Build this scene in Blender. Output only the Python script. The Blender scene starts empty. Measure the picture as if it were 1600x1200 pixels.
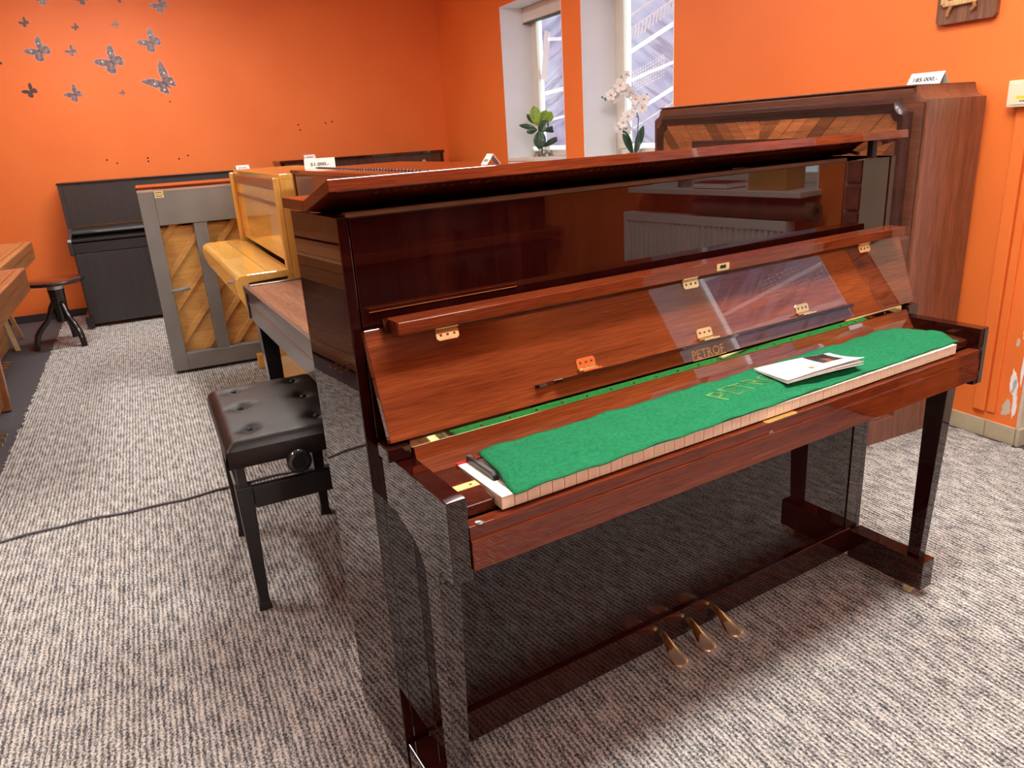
import bpy, bmesh, math, random
from mathutils import Vector, Matrix
random.seed(7)
scene = bpy.context.scene
COL = scene.collection
PI = math.pi

# ------------------------------------------------------------------ camera
cam_d = bpy.data.cameras.new('camera')
cam_d.sensor_width = 36.0
cam_d.lens = 26.108
cam_d.clip_start = 0.02
cam = bpy.data.objects.new('camera', cam_d)
COL.objects.link(cam)
R0 = (0.85241524, -0.51937222, -0.06033863)
R1 = (-0.21550619, -0.24384545, -0.94556675)
R2 = (0.4763878, 0.81901886, -0.31978551)
cam.matrix_world = Matrix(((R0[0], -R1[0], -R2[0], -0.3772), (R0[1], -R1[1], -R2[1], -1.1669), (R0[2], -R1[2], -R2[2], 1.2717), (0, 0, 0, 1)))
scene.camera = cam

# ------------------------------------------------------------------ world, exposure
world = bpy.data.worlds.new('world'); scene.world = world
world.use_nodes = True
world.node_tree.nodes['Background'].inputs[0].default_value = (0.75, 0.86, 1.0, 1)
world.node_tree.nodes['Background'].inputs[1].default_value = 2.0
vs = scene.view_settings
vs.view_transform = 'Standard'; vs.look = 'None'; vs.gamma = 1.0; vs.use_curve_mapping = False
vs.exposure = 0.75
LAMP_STRENGTH = 17.0        # ceiling lamps
LAMP_COLOR = (1.0, 0.97, 0.92)

TH = math.radians(5.2)      # the room is turned this much clockwise from the polished piano
def W(x, y, z=0.0):         # room coordinates to world
    return Vector((x * math.cos(TH) + y * math.sin(TH), -x * math.sin(TH) + y * math.cos(TH), z))

# ------------------------------------------------------------------ mesh builder
class MB:
    def __init__(self, xf=None):
        self.v = []; self.f = []; self.sm = []; self.xf = xf
    def _add(self, vs_, fs, smooth=False):
        o = len(self.v)
        if self.xf: vs_ = [self.xf(p) for p in vs_]
        self.v += [tuple(p) for p in vs_]
        self.f += [tuple(i + o for i in f) for f in fs]
        self.sm += [smooth] * len(fs)
        return self
    def box(self, x0, x1, y0, y1, z0, z1):
        p = [(x, y, z) for x in (x0, x1) for y in (y0, y1) for z in (z0, z1)]
        return self._add(p, [(0, 1, 3, 2), (4, 6, 7, 5), (0, 4, 5, 1), (2, 3, 7, 6), (0, 2, 6, 4), (1, 5, 7, 3)])
    def prism(self, pts, axis, a, b, smooth=False):
        def P(q, t):
            if axis == 'x': return (t, q[0], q[1])
            if axis == 'y': return (q[0], t, q[1])
            return (q[0], q[1], t)
        n = len(pts)
        self._add([P(q, a) for q in pts] + [P(q, b) for q in pts],
                  [tuple(range(n)), tuple(range(2 * n - 1, n - 1, -1))])
        return self._add([P(q, a) for q in pts] + [P(q, b) for q in pts],
                  [(i, (i + 1) % n, n + (i + 1) % n, n + i) for i in range(n)], smooth)
    def loft(self, rings, caps=True, smooth=True, closed=True):
        n = len(rings[0]); vs_ = [p for r in rings for p in r]; fs = []
        for k in range(len(rings) - 1):
            for i in range(n if closed else n - 1):
                j = (i + 1) % n
                fs.append((k * n + i, k * n + j, (k + 1) * n + j, (k + 1) * n + i))
        self._add(vs_, fs, smooth)
        if caps and closed:
            self._add(rings[0], [tuple(range(n))[::-1]]); self._add(rings[-1], [tuple(range(n))])
        return self
    def tube(self, path, r, n=10, caps=True):
        path = [Vector(p) for p in path]; m = len(path)
        rs = r if isinstance(r, (list, tuple)) else [r] * m
        rings = []; up = None
        for i in range(m):
            t = (path[min(i + 1, m - 1)] - path[max(i - 1, 0)]).normalized()
            if up is None:
                up = Vector((0, 0, 1)) if abs(t.z) < .9 else Vector((1, 0, 0))
            a = t.cross(up).normalized(); b = a.cross(t).normalized(); up = b
            rings.append([tuple(path[i] + a * rs[i] * math.cos(2 * PI * k / n) + b * rs[i] * math.sin(2 * PI * k / n)) for k in range(n)])
        return self.loft(rings, caps)
    def cyl(self, p0, p1, r0, r1=None, n=16):
        return self.tube([p0, p1], [r0, r0 if r1 is None else r1], n)
    def lathe(self, prof, c=(0, 0, 0), n=24):
        rings = [[(c[0] + r * math.cos(2 * PI * k / n), c[1] + r * math.sin(2 * PI * k / n), c[2] + z) for k in range(n)] for r, z in prof]
        return self.loft(rings)
    def grid(self, fn, nu, nv, smooth=True):
        vs_ = [fn(i / nu, j / nv) for i in range(nu + 1) for j in range(nv + 1)]
        fs = [(i * (nv + 1) + j, (i + 1) * (nv + 1) + j, (i + 1) * (nv + 1) + j + 1, i * (nv + 1) + j + 1) for i in range(nu) for j in range(nv)]
        return self._add(vs_, fs, smooth)
    def build(self, name, mat, parent=None, bevel=0, seg=2, fixn=True, loc=None, rot=None, solid=0):
        me = bpy.data.meshes.new(name)
        me.from_pydata(self.v, [], self.f)
        for p, s in zip(me.polygons, self.sm): p.use_smooth = s
        bm = bmesh.new(); bm.from_mesh(me)
        bmesh.ops.remove_doubles(bm, verts=bm.verts, dist=1e-6)
        if fixn: bmesh.ops.recalc_face_normals(bm, faces=bm.faces)
        for e in bm.edges:
            if len(e.link_faces) == 2 and e.calc_face_angle(0) > 0.7: e.smooth = False
        bm.to_mesh(me); bm.free()
        if mat: me.materials.append(mat)
        o = bpy.data.objects.new(name, me); COL.objects.link(o)
        if parent: o.parent = parent
        if loc is not None: o.location = loc
        if rot is not None: o.rotation_euler = (0, 0, rot)
        if solid:
            md = o.modifiers.new('solid', 'SOLIDIFY'); md.thickness = solid; md.offset = 0
        if bevel:
            md = o.modifiers.new('bevel', 'BEVEL'); md.width = bevel; md.segments = seg
            md.limit_method = 'ANGLE'; md.angle_limit = 0.7; md.harden_normals = False
        return o
def bx(*a): return MB().box(*a)
def thing(name, label, cat, loc=(0, 0, 0), rz=0.0, group=None):
    o = bpy.data.objects.new(name, None); COL.objects.link(o)
    o.empty_display_size = .05
    o.location = loc; o.rotation_euler = (0, 0, rz)
    tag(o, label, cat, group); return o
def tag(o, label, cat, group=None):
    o['label'] = label; o['category'] = cat
    if group: o['group'] = group
    return o
def struct(o):
    o['kind'] = 'structure'; return o
def stuff(o):
    o['kind'] = 'stuff'; return o
def text_mesh(name, body, size, mat, parent, mtx, extrude=.0003, align='LEFT', sx=1.0, shear=0.0, bold=0.0):
    cu = bpy.data.curves.new(name, 'FONT'); cu.body = body; cu.size = size; cu.extrude = extrude
    cu.align_x = align; cu.resolution_u = 2; cu.shear = shear; cu.offset = bold
    t = bpy.data.objects.new(name + '_tmp', cu); COL.objects.link(t)
    dg = bpy.context.evaluated_depsgraph_get(); dg.update()
    me = bpy.data.meshes.new_from_object(t.evaluated_get(dg))
    COL.objects.unlink(t); bpy.data.objects.remove(t)
    me.transform(Matrix.Diagonal((sx, 1, 1, 1))); me.transform(mtx)
    me.materials.clear(); me.materials.append(mat); me.name = name
    o = bpy.data.objects.new(name, me); COL.objects.link(o); o.parent = parent
    return o
def frame(o, ex, ey):
    ex = Vector(ex).normalized(); ey = Vector(ey).normalized(); ez = ex.cross(ey)
    return Matrix(((ex.x, ey.x, ez.x, o[0]), (ex.y, ey.y, ez.y, o[1]), (ex.z, ey.z, ez.z, o[2]), (0, 0, 0, 1)))

# ------------------------------------------------------------------ materials
def srgb(r, g, b):
    f = lambda c: (c / 255) / 12.92 if c / 255 <= .04045 else ((c / 255 + .055) / 1.055) ** 2.4
    return (f(r), f(g), f(b), 1)
def newmat(name):
    m = bpy.data.materials.new(name); m.use_nodes = True
    nt = m.node_tree; return m, nt, nt.nodes['Principled BSDF']
def N(nt, t, **kw):
    n = nt.nodes.new(t)
    for k, v in kw.items():
        if k in n.inputs: n.inputs[k].default_value = v
        else: setattr(n, k, v)
    return n
def ramp(nt, stops):
    r = nt.nodes.new('ShaderNodeValToRGB'); e = r.color_ramp.elements
    while len(e) > 1: e.remove(e[-1])
    e[0].position, e[0].color = stops[0]
    for p, c in stops[1:]:
        k = e.new(p); k.color = c
    return r
def coords(nt, scale=(1, 1, 1), rot=(0, 0, 0)):
    tc = N(nt, 'ShaderNodeTexCoord'); mp = N(nt, 'ShaderNodeMapping')
    mp.inputs['Scale'].default_value = scale; mp.inputs['Rotation'].default_value = rot
    nt.links.new(tc.outputs['Object'], mp.inputs['Vector']); return mp
def plain(name, c, rough=.5, metal=0., coat=0., var=.06, vscale=8, spec=.5, bump=0, bscale=200, **kw):
    m, nt, b = newmat(name)
    mp = coords(nt, (vscale,) * 3)
    n = N(nt, 'ShaderNodeTexNoise', Scale=1.0, Detail=4.0)
    nt.links.new(mp.outputs[0], n.inputs['Vector'])
    lo = tuple(max(0, x * (1 - var)) for x in c[:3]) + (1,); hi = tuple(min(1, x * (1 + var)) for x in c[:3]) + (1,)
    r = ramp(nt, [(.35, lo), (.65, hi)])
    nt.links.new(n.outputs['Fac'], r.inputs[0]); nt.links.new(r.outputs[0], b.inputs['Base Color'])
    b.inputs['Roughness'].default_value = rough; b.inputs['Metallic'].default_value = metal
    b.inputs['Coat Weight'].default_value = coat; b.inputs['Coat Roughness'].default_value = .03
    b.inputs['Specular IOR Level'].default_value = spec
    for k, v in kw.items(): b.inputs[k].default_value = v
    if bump:
        n2 = N(nt, 'ShaderNodeTexNoise', Scale=float(bscale), Detail=3.0)
        tc = N(nt, 'ShaderNodeTexCoord'); nt.links.new(tc.outputs['Object'], n2.inputs['Vector'])
        bp = N(nt, 'ShaderNodeBump', Strength=bump, Distance=.002)
        nt.links.new(n2.outputs['Fac'], bp.inputs['Height']); nt.links.new(bp.outputs[0], b.inputs['Normal'])
    return m
def wood(name, dark, mid, light, axis='x', rough=.35, coat=1.0, coat_rough=.004, ior=1.5, dens=1.0, fine=.35, rot=(0, 0, 0), coat_ior=None):
    m, nt, b = newmat(name)
    def sc(across, along):
        return {'x': (along, across, across), 'y': (across, along, across), 'z': (across, across, along)}[axis]
    a = coords(nt, sc(26 * dens, 1.4 * dens), rot)
    n1 = N(nt, 'ShaderNodeTexNoise', Scale=1.0, Detail=5.0, Roughness=.6, Distortion=.6)
    nt.links.new(a.outputs[0], n1.inputs['Vector'])
    r = ramp(nt, [(.25, dark), (.5, mid), (.75, light)])
    nt.links.new(n1.outputs['Fac'], r.inputs[0])
    c2 = coords(nt, sc(330 * dens, 14 * dens), rot)
    n2 = N(nt, 'ShaderNodeTexNoise', Scale=1.0, Detail=2.0)
    nt.links.new(c2.outputs[0], n2.inputs['Vector'])
    r2 = ramp(nt, [(.38, (1 - fine,) * 3 + (1,)), (.58, (1, 1, 1, 1))])
    nt.links.new(n2.outputs['Fac'], r2.inputs[0])
    mx = N(nt, 'ShaderNodeMix', data_type='RGBA', blend_type='MULTIPLY')
    mx.inputs[0].default_value = 1.0
    nt.links.new(r.outputs[0], mx.inputs[6]); nt.links.new(r2.outputs[0], mx.inputs[7])
    nt.links.new(mx.outputs[2], b.inputs['Base Color'])
    b.inputs['Roughness'].default_value = rough; b.inputs['IOR'].default_value = ior
    b.inputs['Coat Weight'].default_value = coat; b.inputs['Coat Roughness'].default_value = coat_rough
    if coat_ior is None: coat_ior = 1.65 if coat >= 1.0 and coat_rough < .01 else 1.5
    b.inputs['Coat IOR'].default_value = coat_ior
    if coat >= 1.0: b.inputs['Specular IOR Level'].default_value = 0.0
    return m
def emit(name, c, s):
    m, nt, b = newmat(name)
    b.inputs['Base Color'].default_value = (.8, .8, .8, 1)
    b.inputs['Emission Color'].default_value = c; b.inputs['Emission Strength'].default_value = s
    return m

M = {}
def L3(r, g, b): return (r, g, b, 1)
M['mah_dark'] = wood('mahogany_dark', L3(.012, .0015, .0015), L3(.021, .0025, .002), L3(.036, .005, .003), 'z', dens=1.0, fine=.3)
M['mah_lower'] = wood('mahogany_lower_panel', L3(.012, .0015, .0015), L3(.019, .002, .002), L3(.028, .004, .003), 'z', coat_ior=1.45, fine=.2)
M['mah_darkx'] = wood('mahogany_dark_cross', L3(.020, .003, .0028), L3(.032, .0055, .004), L3(.052, .009, .0055), 'x', fine=.3)
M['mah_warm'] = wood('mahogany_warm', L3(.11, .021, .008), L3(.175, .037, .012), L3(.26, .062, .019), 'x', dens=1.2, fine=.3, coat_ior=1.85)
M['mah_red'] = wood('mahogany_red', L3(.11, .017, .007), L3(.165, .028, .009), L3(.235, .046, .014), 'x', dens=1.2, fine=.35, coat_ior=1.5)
M['mah_black'] = wood('mahogany_black', L3(.012, .004, .004), L3(.02, .005, .005), L3(.03, .007, .006), 'z', fine=.2)
M['rosewood_dark'] = wood('keyblock_wood', L3(.035, .008, .005), L3(.07, .014, .008), L3(.11, .024, .01), 'y')
M['walnut'] = wood('walnut_side', L3(.16, .055, .028), L3(.24, .085, .043), L3(.32, .12, .062), 'z', rough=.42, coat=.25, coat_rough=.2, dens=.8)
M['walnut_x'] = wood('walnut_top', L3(.08, .024, .012), L3(.13, .042, .02), L3(.19, .065, .03), 'x', rough=.4, coat=.3, coat_rough=.2)
M['burl'] = wood('walnut_burl', L3(.02, .007, .005), L3(.045, .013, .009), L3(.085, .026, .015), 'x', rough=.4, coat=.3, coat_rough=.15, dens=.9)
def plank(name, k, ang):
    k *= 1.5
    return wood(name, L3(.11 * k, .03 * k, .012 * k), L3(.24 * k, .075 * k, .022 * k), L3(.36 * k, .12 * k, .035 * k), 'x', rough=.4, coat=.4, coat_rough=.12, dens=1.5, rot=(0, ang, 0))
M['inlay'] = [[plank('inlay_plank_%s%d' % (s, i), k, a) for i, k in enumerate((.4, .95, 1.35, .7))] for s, a in (('a', PI / 4), ('b', -PI / 4))]
M['mid_side'] = wood('mid_wood', L3(.05, .013, .008), L3(.075, .02, .012), L3(.10, .027, .015), 'x', coat=.7, coat_rough=.06)
M['mid_lid'] = wood('mid_lid_wood', L3(.22, .075, .025), L3(.32, .115, .04), L3(.42, .17, .065), 'x', coat=.0, coat_rough=.3, rough=.6, rot=(0, 0, PI / 2), dens=1.2)
M['mid_lid'].node_tree.nodes['Principled BSDF'].inputs['Specular IOR Level'].default_value = .12
M['mid_top'] = wood('mid_top_wood', L3(.16, .045, .018), L3(.24, .07, .025), L3(.32, .10, .035), 'x', coat=1.0, coat_rough=.03, coat_ior=1.8, dens=1.2)
M['mid_dark'] = wood('mid_dark_wood', L3(.028, .012, .009), L3(.045, .02, .013), L3(.06, .026, .018), 'x', coat=.6, coat_rough=.1)
M['pin'] = plain('inlay_line', L3(.35, .10, .035), .4)
M['blond'] = wood('blond_wood', L3(.72, .36, .075), L3(.84, .45, .10), L3(.90, .53, .14), 'x', coat=1, coat_rough=.005, coat_ior=1.7, dens=.6, fine=.08)
M['blond_z'] = wood('blond_wood_vertical', L3(.70, .34, .07), L3(.82, .43, .10), L3(.90, .51, .13), 'z', coat=1, coat_rough=.01, coat_ior=1.6, dens=.6, fine=.08)
M['sound'] = wood('soundboard_spruce', L3(.60, .29, .07), L3(.74, .39, .10), L3(.84, .48, .14), 'x', rough=.35, coat=.5, coat_rough=.12, dens=.8, rot=(0, -PI / 4, 0), fine=.15)
M['rib'] = wood('soundboard_rib', L3(.62, .30, .075), L3(.74, .38, .105), L3(.82, .45, .14), 'x', rough=.4, coat=.3, coat_rough=.15, rot=(0, PI / 4, 0), fine=.15)
M['greypaint'] = plain('grey_paint', srgb(124, 122, 118), .5, var=.10, vscale=5, bump=.2, bscale=40)
M['blackwood'] = wood('black_wood', L3(.012, .012, .013), L3(.019, .019, .021), L3(.034, .034, .037), 'z', rough=.4, coat=.9, coat_rough=.3, dens=2.2, fine=.25)
M['blackgloss'] = plain('black_gloss', L3(.012, .012, .014), .2, coat=.6)
M['blacksatin'] = plain('black_satin', L3(.014, .014, .016), .32, coat=.2)
M['rose'] = wood('rosewood_stripe', L3(.022, .008, .005), L3(.06, .022, .012), L3(.10, .042, .022), 'z', rough=.3, coat=.6, coat_rough=.1, dens=2.5)
M['teak'] = wood('teak', L3(.24, .085, .025), L3(.34, .13, .04), L3(.44, .18, .06), 'x', rough=.4, coat=.4, coat_rough=.15, dens=1.2)
M['oak'] = wood('light_oak', L3(.34, .14, .04), L3(.44, .19, .06), L3(.52, .25, .085), 'x', rough=.42, coat=.3, coat_rough=.2)
M['pine'] = wood('pale_pine', L3(.55, .33, .13), L3(.66, .42, .18), L3(.74, .5, .24), 'z', rough=.5, coat=.1)
M['brass'] = plain('polished_brass', L3(.95, .74, .38), .2, metal=1., var=.05)
M['brass_mirror'] = plain('mirror_brass', L3(.90, .74, .38), .06, metal=1., var=.03)
M['brass_dark'] = plain('brass_screw', L3(.22, .13, .04), .35, metal=1.)
M['steel'] = plain('steel', L3(.55, .55, .55), .3, metal=1.)
M['gold'] = plain('gold_inlay', L3(.72, .42, .12), .3, metal=.5)
M['ivory'] = plain('white_key', srgb(246, 238, 222), .22, coat=.5, var=.02)
M['keyfront'] = plain('key_front', srgb(238, 214, 186), .4, coat=.2, var=.06, vscale=60)
M['ebony'] = plain('black_key', L3(.012, .012, .012), .3, coat=.3)
M['redfelt'] = plain('red_felt', srgb(190, 30, 35), .9)
M['cream'] = wood('pale_batten', L3(.30, .16, .075), L3(.38, .21, .10), L3(.46, .27, .14), 'x', rough=.5, coat=.1)
M['dark'] = plain('dark_interior', L3(.006, .005, .005), .6)
M['rubber'] = plain('black_rubber', L3(.012, .012, .012), .6)
M['leather'] = plain('black_leather', L3(.018, .013, .012), .40, coat=.0, bump=.25, bscale=260, var=.2, spec=.2)
M['paper'] = plain('white_card', srgb(240, 238, 234), .6, var=.02)
M['ink'] = plain('black_ink', srgb(25, 24, 28), .6)
M['photo'] = None
M['white'] = plain('white_paint', srgb(226, 218, 208), .55, var=.03, vscale=3)
M['reveal'] = plain('reveal_white_paint', srgb(242, 243, 245), .5, var=.02, vscale=3)
M['pvc'] = plain('window_frame_white', srgb(226, 218, 206), .4, var=.03)
M['radiator'] = plain('radiator_enamel', srgb(236, 232, 226), .35, var=.02)
M['lampbody'] = plain('lamp_body', srgb(235, 235, 235), .5)
M['lamp'] = emit('lamp_diffuser', LAMP_COLOR + (1,), LAMP_STRENGTH)
M['plastic'] = plain('cream_plastic', srgb(232, 222, 190), .4, var=.02)
M['yellow'] = plain('yellow_label', srgb(235, 215, 40), .5)
M['sticker'] = plain('cream_sticker', srgb(232, 212, 150), .6)
M['leaf_dark'] = plain('leaf_dark_green', srgb(38, 72, 44), .4, coat=.2, var=.25, vscale=25)
M['leaf_light'] = plain('leaf_light_green', srgb(140, 172, 50), .42, coat=.2, var=.2, vscale=25)
M['stem'] = plain('stem_brown', srgb(82, 74, 46), .6)
M['stemgreen'] = plain('stem_green', srgb(90, 110, 60), .5)
M['petal'] = plain('white_petal', srgb(246, 242, 238), .55, var=.04)
M['petalheart'] = plain('orange_petal_heart', srgb(226, 150, 96), .55)
M['pebble'] = plain('pale_pebbles', srgb(190, 170, 140), .6, var=.3, vscale=60)
M['brown_carpet'] = plain('brown_carpet_roll', srgb(120, 92, 76), .95, var=.15, vscale=60)
M['cardboard'] = plain('cardboard', srgb(205, 150, 84), .8, var=.08)
M['brickm'] = plain('old_brick', srgb(150, 92, 74), .9, var=.25, vscale=18, bump=.5, bscale=70)
M['plaster'] = plain('bare_plaster', srgb(206, 190, 168), .85, var=.06, vscale=5, bump=.3, bscale=60)
M['tile'] = plain('beige_skirting_tile', srgb(190, 176, 146), .45, var=.10, vscale=14)
M['darkskirt'] = plain('dark_skirting', srgb(52, 48, 50), .8)
M['film'] = plain('clear_plastic_film', L3(.9, .9, .9), .12, var=.01, **{'Transmission Weight': 0.0, 'Alpha': .22})
def glass():
    m, nt, b = newmat('clear_glass')
    b.inputs['Base Color'].default_value = (.96, .98, .97, 1); b.inputs['Roughness'].default_value = .0
    b.inputs['Transmission Weight'].default_value = 1.0; b.inputs['IOR'].default_value = 1.2
    return m
M['glass'] = glass()
def wallmat():
    m, nt, b = newmat('orange_wall_paint')
    mp = coords(nt, (1.6, 1.6, 1.6))
    n = N(nt, 'ShaderNodeTexNoise', Scale=1.0, Detail=5.0)
    nt.links.new(mp.outputs[0], n.inputs['Vector'])
    r = ramp(nt, [(.3, L3(.83, .180, .030)), (.7, L3(.89, .208, .037))])
    nt.links.new(n.outputs['Fac'], r.inputs[0]); nt.links.new(r.outputs[0], b.inputs['Base Color'])
    b.inputs['Roughness'].default_value = .55
    n2 = N(nt, 'ShaderNodeTexNoise', Scale=90.0, Detail=3.0)
    tc = N(nt, 'ShaderNodeTexCoord'); nt.links.new(tc.outputs['Object'], n2.inputs['Vector'])
    bp = N(nt, 'ShaderNodeBump', Strength=.12, Distance=.002)
    nt.links.new(n2.outputs['Fac'], bp.inputs['Height']); nt.links.new(bp.outputs[0], b.inputs['Normal'])
    return m
M['wall'] = wallmat()
def carpetmat():
    m, nt, b = newmat('ribbed_loop_carpet')
    tc = N(nt, 'ShaderNodeTexCoord')
    wv = N(nt, 'ShaderNodeTexWave', wave_type='BANDS', bands_direction='X')
    wv.inputs['Scale'].default_value = 24.0; wv.inputs['Distortion'].default_value = 3.2
    wv.inputs['Detail'].default_value = 3.0; wv.inputs['Detail Scale'].default_value = 1.6; wv.inputs['Detail Roughness'].default_value = .75
    mp = N(nt, 'ShaderNodeMapping'); mp.inputs['Scale'].default_value = (1.0, .6, 1)
    nt.links.new(tc.outputs['Object'], mp.inputs[0]); nt.links.new(mp.outputs[0], wv.inputs['Vector'])
    mp2 = N(nt, 'ShaderNodeMapping'); mp2.inputs['Scale'].default_value = (210, 150, 1)
    nt.links.new(tc.outputs['Object'], mp2.inputs[0])
    n1 = N(nt, 'ShaderNodeTexNoise', Scale=1.0, Detail=2.0, Roughness=.6)
    nt.links.new(mp2.outputs[0], n1.inputs['Vector'])
    mp3 = N(nt, 'ShaderNodeMapping'); mp3.inputs['Scale'].default_value = (46, 16, 1)
    nt.links.new(tc.outputs['Object'], mp3.inputs[0])
    n3 = N(nt, 'ShaderNodeTexNoise', Scale=1.0, Detail=3.0, Roughness=.6)
    nt.links.new(mp3.outputs[0], n3.inputs['Vector'])
    a = N(nt, 'ShaderNodeMath', operation='MULTIPLY'); a.inputs[1].default_value = .22
    nt.links.new(wv.outputs['Fac'], a.inputs[0])
    c = N(nt, 'ShaderNodeMath', operation='MULTIPLY_ADD'); c.inputs[1].default_value = 1.0
    nt.links.new(n1.outputs['Fac'], c.inputs[0]); nt.links.new(a.outputs[0], c.inputs[2])
    d = N(nt, 'ShaderNodeMath', operation='MULTIPLY_ADD'); d.inputs[1].default_value = .6
    nt.links.new(n3.outputs['Fac'], d.inputs[0]); nt.links.new(c.outputs[0], d.inputs[2])
    r = ramp(nt, [(.0, srgb(58, 60, 67)), (.34, srgb(112, 111, 113)), (.56, srgb(172, 169, 164)), (.9, srgb(228, 223, 216))])
    mr = N(nt, 'ShaderNodeMapRange'); mr.inputs['From Min'].default_value = .62; mr.inputs['From Max'].default_value = 1.14
    nt.links.new(d.outputs[0], mr.inputs['Value']); nt.links.new(mr.outputs[0], r.inputs[0])
    nt.links.new(r.outputs[0], b.inputs['Base Color'])
    b.inputs['Roughness'].default_value = .95; b.inputs['Specular IOR Level'].default_value = .15
    bp = N(nt, 'ShaderNodeBump', Strength=.7, Distance=.006)
    nt.links.new(d.outputs[0], bp.inputs['Height']); nt.links.new(bp.outputs[0], b.inputs['Normal'])
    return m
M['carpet'] = carpetmat()
M['darkcarpet'] = plain('dark_needle_felt', srgb(82, 78, 82), .95, var=.2, vscale=120)
M['felt'] = plain('green_felt', srgb(34, 114, 74), .95, var=.16, vscale=160, bump=.5, bscale=420, spec=.1)
def printmat(kind):
    """back-lit printed window film: pale photograph of piano innards, slanted strips and a dotted grid"""
    m, nt, b = newmat('window_film_%d' % kind)
    tc = N(nt, 'ShaderNodeTexCoord')
    mp = N(nt, 'ShaderNodeMapping'); mp.inputs['Rotation'].default_value = (math.radians(-28 if kind != 1 else 14), 0, 0)
    nt.links.new(tc.outputs['Object'], mp.inputs[0])
    sep = N(nt, 'ShaderNodeSeparateXYZ'); nt.links.new(mp.outputs[0], sep.inputs[0])
    n = N(nt, 'ShaderNodeTexNoise', Scale=1.0, Detail=4.0, Distortion=.4)
    mpn = N(nt, 'ShaderNodeMapping'); mpn.inputs['Scale'].default_value = (1, 1.1, 11)
    nt.links.new(mp.outputs[0], mpn.inputs[0]); nt.links.new(mpn.outputs[0], n.inputs['Vector'])
    r = ramp(nt, [(.3, srgb(150, 158, 190)), (.45, srgb(200, 203, 232)), (.55, srgb(216, 214, 238)), (.62, srgb(168, 166, 190)), (.72, srgb(232, 222, 236))])
    nt.links.new(n.outputs['Fac'], r.inputs[0])
    n2 = N(nt, 'ShaderNodeTexNoise', Scale=2.2, Detail=3.0)
    nt.links.new(tc.outputs['Object'], n2.inputs['Vector'])
    r2 = ramp(nt, [(.4, srgb(255, 255, 255)), (.66, srgb(232, 214, 224) if kind != 1 else srgb(206, 168, 190))])
    nt.links.new(n2.outputs['Fac'], r2.inputs[0])
    mx = N(nt, 'ShaderNodeMix', data_type='RGBA', blend_type='MULTIPLY'); mx.inputs[0].default_value = .8
    nt.links.new(r.outputs[0], mx.inputs[6]); nt.links.new(r2.outputs[0], mx.inputs[7])
    b.inputs['Base Color'].default_value = (.05, .05, .05, 1)
    nt.links.new(mx.outputs[2], b.inputs['Emission Color']); b.inputs['Emission Strength'].default_value = .56
    b.inputs['Roughness'].default_value = .2
    return m
M['print1'] = printmat(1); M['print2'] = printmat(2)
M['printdark'] = emit('window_print_dark', srgb(158, 156, 172), .42)
M['printwhite'] = emit('window_print_white', srgb(212, 210, 234), .50)
M['skyglow'] = emit('daylight_strip', (.74, .94, 1, 1), 1.1)
def butterflymat():
    m, nt, b = newmat('butterfly_print')
    mp = coords(nt, (38, 38, 38)); n = N(nt, 'ShaderNodeTexNoise', Scale=1.0, Detail=3.0)
    nt.links.new(mp.outputs[0], n.inputs['Vector'])
    r = ramp(nt, [(.38, srgb(92, 80, 84)), (.55, srgb(126, 110, 116)), (.68, srgb(196, 132, 122))])
    nt.links.new(n.outputs['Fac'], r.inputs[0]); nt.links.new(r.outputs[0], b.inputs['Base Color'])
    b.inputs['Roughness'].default_value = .35; return m
M['bfly'] = butterflymat()
M['bfly_dark'] = plain('butterfly_dark_print', srgb(74, 52, 54), .4, var=.3, vscale=40)
M['bfly_edge'] = plain('butterfly_pale_edge', srgb(226, 160, 150), .5)
M['zebrano'] = wood('zebrano_board', L3(.08, .025, .014), L3(.21, .085, .045), L3(.33, .15, .08), 'z', rough=.45, coat=.2, dens=1.6)
def photomat():
    m, nt, b = newmat('brochure_photo')
    mp = coords(nt, (30, 30, 30)); n = N(nt, 'ShaderNodeTexNoise', Scale=1.0, Detail=3.0)
    nt.links.new(mp.outputs[0], n.inputs['Vector'])
    r = ramp(nt, [(.4, srgb(34, 30, 34)), (.62, srgb(70, 62, 62)), (.72, srgb(170, 90, 60))])
    nt.links.new(n.outputs['Fac'], r.inputs[0]); nt.links.new(r.outputs[0], b.inputs['Base Color'])
    b.inputs['Roughness'].default_value = .35; return m
M['photo'] = photomat()

# ================================================================== THE ROOM (room coordinates, turned by TH)
XW, YB, YF, XL, ZC = 2.62, 6.18, -4.2, -3.6, 2.75
def rbuild(mb, name, mat, parent=None, **kw):
    if parent is None: return mb.build(name, mat, None, rot=-TH, **kw)
    return mb.build(name, mat, parent, **kw)
fl = struct(rbuild(bx(XL - .3, XW + 1.6, YF - .3, YB + .3, -.1, -.008), 'floor', M['darkcarpet']))
struct(rbuild(bx(XL - .3, XW + 1.6, YF - .3, YB + .3, ZC, ZC + .1), 'ceiling', M['white']))
struct(rbuild(bx(XL - .3, XW + .9, YB, YB + .3, -.008, ZC), 'wall_back', M['wall']))
struct(rbuild(bx(XL - .3, XL, YF, YB, -.008, ZC), 'wall_left', M['wall']))
struct(rbuild(bx(XL - .3, XW + 1.6, YF - .3, YF, -.008, ZC), 'wall_front', M['wall']))
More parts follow.
